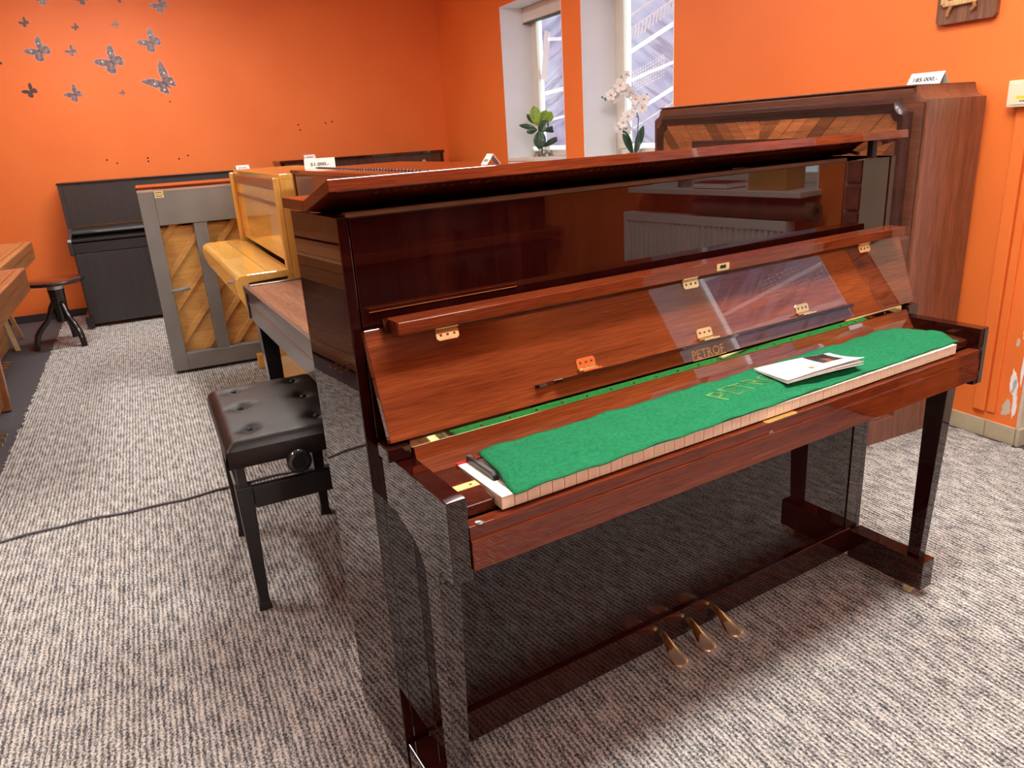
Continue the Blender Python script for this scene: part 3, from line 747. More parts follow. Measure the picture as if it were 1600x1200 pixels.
add_lid(t, LB, KB - .010, .232, M['blond'], .03, .10, .03)
bx(.031, LB - .031, -.101, -.0985, KB - .0105, KB - .0092).build('lid_joint', M['mid_dark'], t)
bx(.03, LB - .03, -.195, 0, .645, .665).build('underboard', M['blond'], t)
for x in (.0, LB - .05): bx(x, x + .05, -.05, 0, 0, .09).build('toe_block', M['blond'], t, bevel=.006)
MB().tube([(LB - .10, .0, .05), (LB - .10, -.06, .035), (LB - .10, -.14, .03)], [.02, .022, .02], 10).build('foot', M['mah_red'], t)

# --- grey-backed piano seen from behind
LG, HG = 1.40, 1.105
G = thing('upright_piano', 'grey-painted back of an upright piano with slanted ribs on yellow soundboard', 'piano', W(-.283, 3.60), -TH + math.radians(-.6))
fr = M['greypaint']
bx(0, .082, 0, .10, .02, HG - .015).build('back_stile', fr, G, bevel=.003)
bx(LG - .082, LG, 0, .10, .02, HG - .015).build('back_stile', fr, G, bevel=.003)
bx(.082, LG - .082, 0, .10, .888, HG - .018).build('top_rail', fr, G, bevel=.003)
bx(.082, LG - .082, 0, .10, .02, .122).build('bottom_rail', fr, G, bevel=.004)
for x in (.262, .60, .96): bx(x, x + .075, .005, .095, .122, .888).build('back_post', fr, G, bevel=.004)
bx(-.004, LG + .004, .02, .50, HG - .018, HG).build('lid', M['mah_red'], G, bevel=.003)
bx(0, LG, -.001, .012, HG - .028, HG - .016).build('lid_edge', plain('bare_edge', srgb(176, 148, 130), .6), G)
bx(0, LG, .10, .46, .05, HG - .018).build('case', M['mah_dark'], G)
# soundboard: slanted boards, each a piece, with ribs the other way
sb0, sb1, sz0, sz1 = .082, LG - .082, .122, .888
def clip_poly(poly, x0, x1, z0, z1):
    def cl(pts, inside, inter):
        out = []
        for i in range(len(pts)):
            a, b = pts[i - 1], pts[i]
            if inside(b):
                if not inside(a): out.append(inter(a, b))
                out.append(b)
            elif inside(a): out.append(inter(a, b))
        return out
    def ix(c): return lambda a, b: (c, a[1] + (b[1] - a[1]) * (c - a[0]) / (b[0] - a[0]))
    def iz(c): return lambda a, b: (a[0] + (b[0] - a[0]) * (c - a[1]) / (b[1] - a[1]), c)
    for ins, it in ((lambda p: p[0] >= x0, ix(x0)), (lambda p: p[0] <= x1, ix(x1)), (lambda p: p[1] >= z0, iz(z0)), (lambda p: p[1] <= z1, iz(z1))):
        if poly: poly = cl(poly, ins, it)
    return poly
def slanted(c, wd, ang):
    d = Vector((math.cos(ang), math.sin(ang))); n_ = Vector((-d.y, d.x)); c = Vector(c)
    return [tuple(c + d * 2 + n_ * wd / 2), tuple(c - d * 2 + n_ * wd / 2), tuple(c - d * 2 - n_ * wd / 2), tuple(c + d * 2 - n_ * wd / 2)]
for i in range(-12, 16):
    ctr = (sb0 + .085 * i * math.sqrt(2), sz0)
    pl_ = clip_poly(slanted((sb0 + .1 * i, sz0 + .0), .0985 * math.cos(math.radians(42)) * 1.0, math.radians(-42) + PI), sb0, sb1, sz0, sz1)
    if len(pl_) >= 3:
        MB().prism(pl_, 'y', .070 + random.uniform(0, .0015), .082).build('soundboard_plank', M['sound'], G, bevel=.0008, seg=1)
for i in range(-9, 9):
    pl_ = clip_poly(slanted((sb0 + .172 * i, sz0 + .06), .036, math.radians(50)), sb0, sb1, sz0, sz1)
    if len(pl_) >= 3:
        MB().prism(pl_, 'y', .054, .0705).build('rib', M['rib'], G, bevel=.004, seg=2)
bx(sb0, sb1, .06, .1, .872, .888).build('shadow_batten', M['mah_dark'], G)
hd = MB(); hd.tube([(.072, .01, .505), (.10, -.02, .508), (.175, -.02, .520)], [.010, .011, .012], 12)
hd.build('lifting_handle', M['greypaint'], G)
for i, zz in enumerate((HG - .042, HG - .062)):
    bx(.088, .135, -.0015, .001, zz, zz + .017).build('sticker', M['sticker'], G)
    mk = MB(); 
    for k in range(5): mk.box(.094 + k * .007, .0985 + k * .007, -.0022, -.0012, zz + .006, zz + .012)
    stuff(mk.build('sticker_print', M['ink'], G))

# --- black piano by the back wall
LK = 1.44
t = upright('upright_piano', 'matte black upright piano against the back wall behind the round stool', W(-.838, 5.78), -TH, LK, 1.112, .72, .34, .30,
            dict(side=M['blackwood'], lid=M['blackgloss'], panel=M['blackwood']), lidt=.016, over=.006)
add_lid(t, LK, .745, .10, M['blacksatin'], .03, .03, .02)
for x in (.0, LK - .03):
    MB().prism([(0, .76), (-.09, .735), (-.285, .70), (-.30, .68), (-.30, .58), (-.26, .57), (0, .57)], 'x', x, x + .03).build('cheek', M['blackwood'], t, bevel=.003)
bx(.03, LK - .03, -.30, -.09, .675, .695).build('folded_lid', M['blackgloss'], t, bevel=.004)
bx(.03, LK - .03, -.305, -.285, .59, .665).build('key_slip', M['blackgloss'], t, bevel=.004)
bx(.03, LK - .03, -.002, .004, .765, .775).build('panel_hinge', M['brass_dark'], t)
bx(.03, LK - .03, -.30, -.27, .03, .585).build('knee_panel', M['blackwood'], t, bevel=.003)
for x in (0, LK - .05): bx(x, x + .05, -.36, 0, .02, .10).build('toe_block', M['blackgloss'], t, bevel=.004)

# --- striped rosewood piano in the far corner
LR = 1.52
t = upright('upright_piano', 'striped rosewood upright piano in the far corner with small card on top', W(.885, 5.76), -TH, LR, 1.16, .72, .36, .24,
            dict(side=M['mah_dark'], lid=M['mah_darkx'], panel=M['rose']), lidt=.026, over=.008)
add_lid(t, LR, .72, .24, M['mah_darkx'], .03)
for x in (0, LR - .03): bx(x, x + .03, -.25, 0, .60, .73).build('cheek', M['mah_dark'], t, bevel=.003)
MB().lathe([(0, 0), (.022, 0), (.020, .006), (0, .010)], (0, 0, 0), 16).build('metal_knob', M['steel'], t)
kb = [o for o in t.children if o.name.startswith('metal_knob')][0]
kb.rotation_euler = (PI / 2, 0, 0); kb.location = (LR - .20, .004, 1.065)

# --- two light brown pianos at the left edge, facing right
RZ_L = -TH + PI / 2
def left_piano(x, y, L, kz, kd, mat, label):
    t = upright('upright_piano', label, W(x - kd, y), RZ_L, L, 1.10, kz, .34, kd, dict(side=mat, lid=mat, panel=mat))
    add_lid(t, L, kz, kd, mat, .028, .05, .008)
    for xx in (0, L - .028):
        MB().prism([(0, kz + .001), (-kd + .006, kz + .001), (-kd - .001, kz - .006), (-kd - .001, kz - .12), (-kd + .02, kz - .135), (0, kz - .135)], 'x', xx, xx + .028).build('cheek', mat, t, bevel=.002)
    bx(.028, L - .028, -kd + .004, -kd + .02, kz - .125, kz - .052).build('key_slip', mat, t, bevel=.002)
    bx(.06, L - .06, -kd + .035, -kd + .041, kz - .0005, kz + .0006).build('inlay_line', M['mid_dark'], t)
    for xx in ((.0, L - .055) if mat is M['teak'] else ()):
        MB().loft([[(xx, -.05, kz - .13), (xx + .055, -.05, kz - .13), (xx + .055, .01, kz - .13), (xx, .01, kz - .13)], [(xx + .005, -.03, 0), (xx + .045, -.03, 0), (xx + .045, .01, 0), (xx + .005, .01, 0)]], smooth=False).build('leg', mat, t, bevel=.002)
    for i in (-1, 0, 1):
        cx = L / 2 + i * .075
        rg = []
        for q, w, zz in ((0, .008, .075), (.4, .009, .07), (.75, .016, .058), (1, .013, .056)):
            rg.append([(cx + w * math.cos(2 * PI * k / 10), .0 - .10 * q, zz + .005 * math.sin(2 * PI * k / 10)) for k in range(10)])
        MB().loft(rg).build('pedal', M['brass'], t)
    return t
left_piano(-.895, 2.02, 1.49, .748, .26, M['teak'], 'warm brown upright piano cut by the left edge, its key lid nearest the front')
left_piano(-1.02, 3.60, 1.47, .752, .30, M['oak'], 'light brown upright piano at the left edge, behind the warmer brown one, before the stool')

# --- walnut piano with inlaid front by the window wall
LWn, HW = 1.585, 1.343
Wn = thing('upright_piano', 'tall walnut upright piano with chevron-inlaid front and hollowed corners under a price card', 'piano', W(2.262, 2.25), RZ_R)
def cove(z1, depth, r):      # profile with concave top corners, x along the front
    L = LWn; pts = [(0, .03), (0, z1 - r)]
    for a in range(1, 8):
        b = a / 8 * PI / 2; pts.append((r * math.sin(b) , z1 - r * math.cos(b)) if False else (r - r * math.cos(b), z1 - r * 1 + r * math.sin(b)) if False else (0 + r * (1 - math.cos(b)), z1 - r + r * math.sin(b)))
    return pts
r = .047
def corner(cx, cz, sx, r, n=8):
    # concave quarter circle centred on the outer corner
    return [(cx + sx * r * math.sin(i / n * PI / 2), cz - r * math.cos(i / n * PI / 2)) for i in range(n + 1)]
out = [(0, .0)] + corner(0, HW, 1, r) + corner(LWn, HW, -1, r)[::-1] + [(LWn, .0)]
MB().prism(out, 'y', .022, .340).build('case', M['walnut'], Wn, bevel=.0015)
bx(.052, LWn - .052, .004, .345, HW - .001, HW + .005).build('lid', M['walnut_x'], Wn, bevel=.004)
out2 = [(.012, .80)] + corner(.010, HW - .008, 1, .047) + corner(LWn - .010, HW - .008, -1, .047)[::-1] + [(LWn - .012, .80)]
MB().prism(out2, 'y', .006, .024).build('front_frame', M['walnut_x'], Wn, bevel=.002)
# burl moulding: ring swept round a hollow-cornered outline
def outline(m, z0, z1, r):
    return [(m, z0)] + corner(m, z1, 1, r, 6) + corner(LWn - m, z1, -1, r, 6)[::-1] + [(LWn - m, z0)]
o1, o2 = outline(.045, .80, HW - .035, .05), outline(.10, .80, HW - .088, .028)
n_ = len(o1); rings = []
for q, yy in ((0, .006), (.12, -.012), (.35, -.020), (.7, -.016), (1.0, -.002)):
    rings.append([(a[0] * (1 - q) + b[0] * q, yy, a[1] * (1 - q) + b[1] * q) for a, b in zip(o1, o2)])
MB().loft(rings, caps=False, closed=False).build('moulding', M['burl'], Wn, fixn=True)
bx(.095, LWn - .095, .0, .008, .80, HW - .085).build('panel_ground', M['walnut_x'], Wn)
# chevron planks meeting at the middle
px0, px1, pz0, pz1 = .098, LWn - .098, .80, HW - .087
mid_x = LWn / 2
i = 0
for sgn, xa, xb in ((1, px0, mid_x), (-1, mid_x, px1)):
    for k in range(-14, 26):
        c = (xa + .052 * k * math.sqrt(2), pz0)
        pl_ = clip_poly(slanted(c, .0505, math.radians(45 if sgn < 0 else 135)), xa, xb, pz0, pz1)
        if len(pl_) >= 3:
            MB().prism(pl_, 'y', -.0010 - .0006 * (k % 3), .001).build('inlay_plank', M['inlay'][0 if sgn > 0 else 1][random.randrange(4)], Wn)
bx(mid_x - .46, mid_x + .46, -.0042, -.001, .92, HW - .165).build('centre_panel', M['burl'], Wn)
# keyboard part
MB().prism([(.02, .82), (-.10, .80), (-.30, .74), (-.32, .72), (-.32, .62), (.02, .62)], 'x', .01, LWn - .01).build('key_case', M['walnut_x'], Wn, bevel=.004)
bx(.03, LWn - .03, -.002, .02, .06, .62).build('lower_panel', M['walnut'], Wn)
for x in (.0, LWn - .07):
    bx(x, x + .07, -.125, .022, 0, .10).build('toe_block', M['walnut'], Wn, bevel=.003)
    bx(x + .005, x + .065, -.11, -.05, .10, .62).build('leg', M['walnut'], Wn, bevel=.003)

# --- dark piano across the room, seen mirrored in the polished front
t = upright('upright_piano', 'dark brown upright piano opposite, seen as a reflection in the glossy front panel', (2.35, -2.95, 0), PI, 1.5, .98, .70, .34, .25,
            dict(side=M['mah_dark'], lid=M['mah_red'], panel=M['mah_dark']))
add_lid(t, 1.5, .70, .25, M['mah_red'], .03)

# ================================================================== BENCH AND STOOLS
def seat_fn(cx0, cx1, cy0, cy1, z0, z1, tufts):
    def top(u, v):
        x = cx0 + (cx1 - cx0) * u; y = cy0 + (cy1 - cy0) * v
        e = min(min(x - cx0, cx1 - x), min(y - cy0, cy1 - y)); e = max(0, e)
        zz = z1 - .020 * max(0, 1 - e / .03) ** 2
        zz += .010 * math.sin(PI * u) * math.sin(PI * v)
        for tx, ty in tufts:
            d = math.hypot(x - tx, y - ty); zz -= .015 * math.exp(-(d / .026) ** 2)
            # soft pleats running out from the button
            an = math.atan2(y - ty, x - tx); zz -= .002 * math.exp(-(d / .06) ** 2) * (.5 + .5 * math.cos(4 * an))
        return (x, y, zz)
    return top
BN = thing('piano_bench', 'black adjustable bench with tufted leather seat and round side knob, beside the glossy piano', 'bench', W(-.025, 1.073), -TH)
hx, hy = .171, .283
tf = [(x, y) for x in (-.095, .094) for y in (-.178, .023, .206)]
s = MB(); nu, nv = 44, 72
s.grid(seat_fn(-hx, hx, -hy, hy, .46, .528, tf), nu, nv)
rim = [(-hx, -hy), (hx, -hy), (hx, hy), (-hx, hy)]
for i in range(4):
    a, b = Vector(rim[i]), Vector(rim[(i + 1) % 4]); nn = Vector(((b - a).y, -(b - a).x)).normalized()
    s.grid(lambda u, v, a=a, b=b, nn=nn: (*(a + (b - a) * u + nn * .005 * math.sin(PI * v)), .508 - .05 * v), 12, 5)
s._add([(-hx, -hy, .458), (hx, -hy, .458), (hx, hy, .458), (-hx, hy, .458)], [(0, 1, 2, 3)])
seat = s.build('seat', M['leather'], BN, fixn=True)
for i, (x, y) in enumerate(tf):
    MB().lathe([(0, .0), (.009, .001), (.010, .004), (.006, .008), (0, .009)], (x, y, .5225), 14).build('button', M['leather'], seat)
bx(-.15, .15, -.25, .25, .446, .4585).build('seat_frame', M['blacksatin'], BN, bevel=.002)
for x in (-.166, .121):
    for y in (-.270, .224):
        MB().loft([[(x, y, .392), (x + .045, y, .392), (x + .045, y + .045, .392), (x, y + .045, .392)], [(x + .006, y + .006, .02), (x + .034, y + .006, .02), (x + .034, y + .034, .02), (x + .006, y + .034, .02)]], smooth=False).build('leg', M['blacksatin'], BN, bevel=.002)
        MB().loft([[(x + .004, y + .004, .022), (x + .036, y + .004, .022), (x + .036, y + .036, .022), (x + .004, y + .036, .022)], [(x + .001, y + .001, 0), (x + .039, y + .001, 0), (x + .039, y + .039, 0), (x + .001, y + .039, 0)]], smooth=False).build('foot', M['blacksatin'], BN, bevel=.002)
        bx(x + .010, x + .034, y + .010, y + .034, .39, .447).build('seat_post', M['blacksatin'], BN)
for y in (-.262, .235): bx(-.121, .121, y, y + .024, .322, .386).build('apron', M['blacksatin'], BN, bevel=.002)
for x in (-.160, .136): bx(x, x + .024, -.225, .224, .322, .386).build('apron', M['blacksatin'], BN, bevel=.002)
MB().cyl((-.13, -.05, .415), (.13, -.05, .425), .006, n=8).build('lift_bar', M['blacksatin'], BN)
MB().cyl((-.12, .10, .400), (.12, .10, .43), .006, n=8).build('lift_bar', M['blacksatin'], BN)
kn = MB().loft([[(r_ * math.cos(2 * PI * k / 28), y, r_ * math.sin(2 * PI * k / 28)) for k in range(28)] for r_, y in ((.012, -.270), (.012, -.295), (.030, -.297), (.034, -.303), (.034, -.317), (.030, -.323), (.022, -.324), (.019, -.319), (.004, -.319))])
kn.build('height_knob', M['blackgloss'], BN).location = (.008, 0, .453)

ST = thing('round_stool', 'black bentwood revolving stool with round brown seat before the black piano', 'stool', W(-.945, 5.03), -TH)
MB().lathe([(0, .448), (.185, .448), (.198, .454), (.200, .464), (.192, .474), (.178, .476)], (0, 0, 0), 40).build('seat_rim', M['blackgloss'], ST)
MB().lathe([(0, .471), (.178, .4755), (.170, .480), (0, .478)], (0, 0, 0), 40).build('seat', M['mah_red'], ST)
MB().lathe([(0, .40), (.05, .40), (.06, .445), (0, .449)], (0, 0, 0), 20).build('screw_plate', M['steel'], ST)
MB().lathe([(0, .17), (.044, .17), (.047, .20), (.052, .38), (.056, .40), (.045, .412), (0, .412)], (0, 0, 0), 24).build('column', M['blackgloss'], ST)
for a in (math.radians(203), math.radians(-58), math.radians(82)):
    c, s_ = math.cos(a), math.sin(a)
    pth = [(.035, .31), (.055, .28), (.075, .235), (.105, .185), (.145, .150), (.185, .105), (.205, .05), (.212, .0)]
    pth2 = [(c * r_, s_ * r_, z_) for r_, z_ in pth]
    rings = []
    for i, (r_, z_) in enumerate(pth):
        r2, z2 = pth[min(i + 1, 7)]; r1, z1 = pth[max(i - 1, 0)]
        t = Vector((r2 - r1, z2 - z1)).normalized(); n2 = Vector((-t.y, t.x)); hw = .022; hh = .021 if i < 6 else .019
        ring = []
        for k in range(10):
            an = 2 * PI * k / 10; o_ = hh * math.sin(an); w_ = hw * math.cos(an)
            rr_ = r_ + n2.x * o_; zz_ = max(.0, z_ + n2.y * o_)
            ring.append((c * rr_ - s_ * w_, s_ * rr_ + c * w_, zz_))
        rings.append(ring)
    MB().loft(rings).build('leg', M['blackgloss'], ST)

WS = thing('wooden_stool', 'pale pine stool with splayed legs half hidden behind the left edge piano', 'stool', W(-1.43, 5.28), -TH)
MB().lathe([(0, .40), (.13, .40), (.14, .41), (.14, .425), (.13, .432), (0, .432)], (0, 0, 0), 28).build('seat', M['pine'], WS)
for x, y in ((.16, -.24), (.13, .22), (-.17, -.16), (-.17, .2)):
    MB().loft([[(x * .55 + a, y * .55 + b, .401) for a, b in ((-.014, -.014), (.014, -.014), (.014, .014), (-.014, .014))], [(x + a, y + b, 0) for a, b in ((-.015, -.015), (.015, -.015), (.015, .015), (-.015, .015))]], smooth=False).build('leg', M['pine'], WS, bevel=.002)

# ================================================================== PRICE CARDS (folded tents)
def tent(loc, rz, w, h, d, label, text=None, tsize=.02, small=False):
    t = thing('price_card', label, 'price card', loc, rz, None)
    f = MB().prism([(-d, 0), (-d + .0015, 0), (0, h - .0018), (d - .0015, 0), (d, 0), (0, h)], 'x', -w / 2, w / 2).build('folded_card', M['paper'], t)
    sl = Vector((0, d, h)).normalized()
    if text:
        text_mesh('price', text, tsize, M['ink'], f, frame((0, -d * .62 - .0006, h * .38), (1, 0, 0), sl) @ Matrix.Translation((0, -tsize * .25, .0006)), .0002, align='CENTER', sx=1.12, bold=.0005)
    else:
        m = MB(xf=lambda p: (p[0], -d + p[1] * sl.y - .0006 * sl.z, p[1] * sl.z + .0))
        for k in range(5): m.box(-w * .3 + k * w * .12, -w * .3 + k * w * .12 + w * .08, h * .35, h * .62, 0, 0.0004)
        stuff(m.build('price', M['ink'], f))
    return t
tent(W(2.435, .79, 1.3485), RZ_R + .06, .130, .042, .028, 'white price card reading 185.000,- on the walnut piano', '185.000,-', .0235)
tent(W(.515, 2.46, 1.1685), -TH - .25, .140, .046, .030, 'white price card on the blond piano, behind the brown piano lid', '51.000,-', .0235)
tent(W(.575, 5.86, 1.1125), -TH, .11, .036, .03, 'small white price card on the black piano by the back wall')
tent(W(1.16, 5.86, 1.1605), -TH, .10, .036, .03, 'small pale price card on the striped rosewood piano')
tent(W(.690, .915, 1.187), -TH + math.radians(263), .060, .030, .022, 'white folded card seen end-on on the brown piano, below the first window')

# ================================================================== PLANTS ON THE SILLS
RGT = Vector((R0[0], R0[1], 0)).normalized(); DEP = Vector((-RGT.y, RGT.x, 0))
def leaf_mb(base, direction, nrm, length, width, curl=.15, n=8):
    d = Vector(direction).normalized(); s = d.cross(Vector(nrm)).normalized(); up = s.cross(d)
    def fn(u, v):
        w = width / 2 * math.sin(PI * min(1, u * .97 + .03)) ** .75 * (1 + .35 * (u - .5))
        k = (v - .5) * 2
        return tuple(Vector(base) + d * (length * u) + s * (w * k) + up * (abs(k) * w * .25 - curl * length * u * u))
    return MB().grid(fn, n, 6)
def to3(px, py, ppm, dx, dz, dd=0): return RGT * (dx / ppm) + Vector((0, 0, dz / ppm)) + DEP * dd
PL = thing('potted_plant', 'green broad-leaved plant in a square glass vase on the first window sill', 'plant', W(2.80, 4.52, 1.07))
ppm = 182.
def vase(t, w, h):
    MB().prism([(-w, -w), (w, -w), (w, w), (-w, w)], 'z', 0, h).build('vase', M['glass'], t, bevel=.004)
    g = MB(); rr = random.Random(5)
    for i in range(40):
        a, b, c = rr.uniform(-.8, .8) * w, rr.uniform(-.8, .8) * w, rr.uniform(.01, h * .5)
        q = rr.uniform(.006, .010); g.lathe([(0, -q), (q * .8, -q * .5), (q, 0), (q * .8, q * .5), (0, q)], (a, b, c), 6)
    stuff(g.build('pebbles', M['pebble'], t))
vase(PL, .055, .085)
BX, BY = 838, 250
def wp(u, v, d=0.0): return RGT * ((u - BX) / ppm) + Vector((0, 0, (BY - v) / ppm)) + DEP * d
MB().tube([wp(838, 246), wp(838, 230), wp(836, 215), wp(838, 205)], [.008, .007, .006, .005], 8).build('stem', M['stem'], PL)
for (u, v, L, a, w, tone, d) in [(833, 205, 28, 97, 17, 1, .0), (841, 203, 24, 42, 15, 1, .03), (831, 203, 20, 128, 9, 0, .05), (832, 210, 27, 163, 8, 0, -.02), (833, 211, 17, 188, 10, 0, -.06), (836, 216, 22, 55, 16, 0, -.05), (838, 212, 28, -98, 19, 0, -.08), (840, 236, 30, 26, 9, 0, -.04), (845, 214, 22, 10, 10, 0, .05), (840, 206, 26, 70, 14, 1, .09)]:
    a = math.radians(a); dr = RGT * math.cos(a) + Vector((0, 0, math.sin(a))) + DEP * (d * 3)
    leaf_mb(wp(u, v, d * .4), dr, -DEP + Vector((0, 0, .35)), L / ppm, w / ppm, .12).build('leaf', M['leaf_light'] if tone else M['leaf_dark'], PL, fixn=False, solid=.002)
ppm = 228.; BX, BY = 978, 247
OR = thing('orchid', 'white orchid with dark strap leaves in a glass vase on the second window sill', 'plant', W(2.83, 3.235, 1.07))
MB().lathe([(.02, .0), (.048, .001), (.050, .02), (.046, .15), (.050, .165), (.047, .165), (.043, .15), (.046, .025), (.02, .008)], (0, 0, 0), 24).build('vase', M['glass'], OR)
for (u, v, L, a, w) in [(976, 244, 40, 112, 12), (979, 244, 44, 72, 12)]:
    a = math.radians(a); leaf_mb(wp(u, v), RGT * math.cos(a) + Vector((0, 0, math.sin(a))), -DEP, L / ppm, w / ppm, -.05).build('leaf', M['leaf_dark'], OR, fixn=False, solid=.003)
for pts in ([(978, 244), (984, 215), (986, 190), (978, 168), (962, 148), (950, 140), (966, 126), (972, 122)], [(986, 190), (978, 186), (970, 196), (964, 204)], [(981, 172), (992, 166), (1000, 156)], [(962, 148), (948, 156), (932, 160)]):
    MB().tube([wp(u, v, .01 * i % 3) for i, (u, v) in enumerate(pts)], .0035, 6).build('flower_stem', M['stemgreen'], OR)
def flower(u, v, size, tilt, d):
    c = wp(u, v, d); fo = MB()
    f_ = Vector((-DEP.x, -DEP.y, .15)).normalized() + RGT * random.uniform(-.4, .4); f_.normalize()
    s = f_.cross(Vector((0, 0, 1))).normalized(); up = s.cross(f_)
    for k in range(5):
        a = tilt + k * 2 * PI / 5; dr = s * math.cos(a) + up * math.sin(a) + f_ * .25
        L = leaf_mb(c, dr, f_, size * .55, size * (.5 if k % 2 else .38), .1, 5)
        o = len(fo.v); fo.v += L.v; fo.f += [tuple(i + o for i in q) for q in L.f]; fo.sm += L.sm
    o = fo.build('flower', M['petal'], OR, fixn=False, solid=.0015)
    MB().lathe([(0, -.006), (.006, -.003), (.007, .002), (0, .007)], tuple(c + f_ * .008), 8).build('flower_heart', M['petalheart'], o)
for i, (u, v, sz) in enumerate([(957, 143, 17), (966, 150, 15), (973, 153, 15), (986, 170, 17), (993, 165, 15), (981, 164, 14), (944, 156, 14), (951, 160, 14), (968, 188, 15), (961, 197, 14), (966, 206, 17), (958, 205, 14), (990, 177, 14), (975, 183, 13), (968, 128, 10)]):
    flower(u, v, sz / ppm * 1.25, i * .7, (i % 4 - 1.5) * .02)
for (u, v) in [(930, 158), (935, 162), (999, 158), (1002, 153)]:
    MB().lathe([(0, -.008), (.007, -.002), (.006, .005), (0, .010)], tuple(wp(u, v)), 8).build('bud', M['stemgreen'], OR)

# ================================================================== WALL THINGS
FW = [(0, .05), (.06, .20), (.16, .36), (.30, .47), (.42, .52), (.50, .50), (.52, .42), (.46, .28), (.36, .13), (.22, .05), (.05, .0)]
HWg = [(.03, .03), (.18, .07), (.34, .05), (.43, -.05), (.42, -.20), (.34, -.31), (.24, -.36), (.14, -.30), (.06, -.16), (0, -.06)]
FS = [(0, .05), (.07, .22), (.18, .40), (.34, .54), (.52, .62), (.50, .50), (.42, .30), (.34, .12), (.22, .05), (.05, .0)]
HS = [(.03, .03), (.20, .06), (.32, .02), (.34, -.08), (.27, -.14), (.31, -.24), (.24, -.22), (.20, -.34), (.13, -.24), (.06, -.14), (0, -.06)]
def butterfly(px, py, span, label, dark=False, swallow=False, ang=43, x=0, z=0):
    t = thing('butterfly_sticker', label, 'wall sticker', W(x, YB - .0005, z), -TH, 'butterflies on the orange wall')
    ca, sa = math.cos(math.radians(ang)), math.sin(math.radians(ang))
    def R(p, k=1.0): return (span * k * (p[0] * ca - p[1] * sa), span * k * (p[0] * sa + p[1] * ca))
    f1, h1 = (FS, HS) if swallow else (FW, HWg)
    def grow(poly, e):
        cx = sum(p[0] for p in poly) / len(poly); cy = sum(p[1] for p in poly) / len(poly); out = []
        for p in poly:
            v = Vector((p[0] - cx, p[1] - cy)); out.append((p[0] + v.normalized().x * e, p[1] + v.normalized().y * e))
        return out
    mat = M['bfly_dark'] if dark else M['bfly']
    mir = lambda poly: [(-p[0], p[1]) for p in poly]
    if span > .06 and not dark:
        for poly in (f1, h1, mir(f1), mir(h1)):
            MB().prism([R(p) for p in grow(poly, .035)], 'y', -.0010, .0003).build('pale_edge', M['bfly_edge'], t)
    for poly in (f1, h1, mir(f1), mir(h1)):
        MB().prism([R(p) for p in poly], 'y', -.0018, -.0006).build('wing', mat, t)
    MB().prism([R(p) for p in [(-.02, -.2), (.02, -.2), (.03, 0), (.02, .12), (-.02, .12), (-.03, 0)]], 'y', -.0026, -.0010).build('body', M['bfly_dark'], t)
    if span > .14:
        for p in ([(.27, .24), (-.27, .24), (.2, -.12), (-.2, -.12)] if swallow else [(.26, .28), (-.26, .28)]):
            cx, cy = R(p); rr = span * .035
            MB().prism([(cx + rr * math.cos(2 * PI * k / 10), cy + rr * math.sin(2 * PI * k / 10)) for k in range(10)], 'y', -.0024, -.0016).build('wing_spot', M['paper'], t)
for a in [
    (.105, 1.845, .225, 'large swallow-tailed grey butterfly sticker, lowest and biggest of the flock', False, True),
    (-.263, 2.016, .185, 'big grey butterfly sticker up and left of the swallow-tailed one', False, False),
    (.063, 2.162, .155, 'grey butterfly sticker with white wing spots, above the swallow-tailed one', False, False),
    (-.757, 2.104, .155, 'dark grey butterfly sticker of medium size at the left of the middle row', False, False),
    (-.536, 2.101, .075, 'small grey butterfly sticker just right of the dark medium one', False, False),
    (-.886, 1.812, .095, 'dark butterfly sticker at the lower left of the flock', True, False),
    (-.584, 1.778, .115, 'grey butterfly sticker low between the dark lower left one and the tiny one', False, False),
    (-.232, 1.781, .042, 'tiny butterfly sticker alone in the lowest row, left of the swallow-tailed one', False, False),
    (-.814, 2.31, .062, 'little black butterfly sticker at upper left, above the dark medium one', True, False),
    (-.47, 2.278, .048, 'tiny dark butterfly sticker in the upper row, above the small grey one', True, False),
    (-.177, 2.297, .050, 'tiny pale butterfly sticker in the upper row, left of the white-spotted one', False, False),
    (.186, 2.441, .120, 'grey butterfly sticker near the top, rightmost of the upper flock', False, False),
    (-.651, 2.480, .100, 'grey butterfly sticker cut by the top edge, leftmost of three', False, False),
    (-.376, 2.485, .095, 'dark butterfly sticker cut by the top edge, middle of three', True, False),
    (-.108, 2.490, .065, 'small butterfly sticker cut by the top edge, third from the left', True, False),
    (-1.055, 2.021, .050, 'dark butterfly sticker half out of the picture at the left edge', True, False)]:
    butterfly(0, 0, a[2], a[3], a[4], a[5], x=a[0], z=a[1])
holes = [(-.46, 1.261), (-.389, 1.23), (-.146, 1.255), (-.147, 1.229), (.099, 1.233), (.176, 1.255), (.115, 1.700), (1.165, 1.46), (1.175, 1.415), (1.419, 1.464), (1.481, 1.472)]
for i, (x, z_) in enumerate(holes):
    o = MB().lathe([(0, -.0), (.0075, 0), (.0065, .003), (.003, .0025), (0, .0025)], (0, 0, 0), 10).build('wall_plug', M['mah_black'], None)
    o.matrix_world = Matrix.Translation(W(x, YB, z_)) @ Matrix.Rotation(-TH, 4, 'Z') @ Matrix.Rotation(PI / 2, 4, 'X')
    tag(o, 'tiny dark wall hole, ' + ('first from the left in the row above the black piano', 'second from the left in the row above the black piano', 'upper one of the tight pair above the black piano',
        'lower one of the tight pair above the black piano', 'second from the right above the black piano', 'rightmost of the row above the black piano', 'just under the swallow-tailed butterfly sticker',
        'upper one of the pair above the brown piano', 'lower one of the pair above the brown piano', 'third from the left above the brown piano', 'rightmost one above the brown piano')[i], 'wall plug', 'plug holes in the back wall')

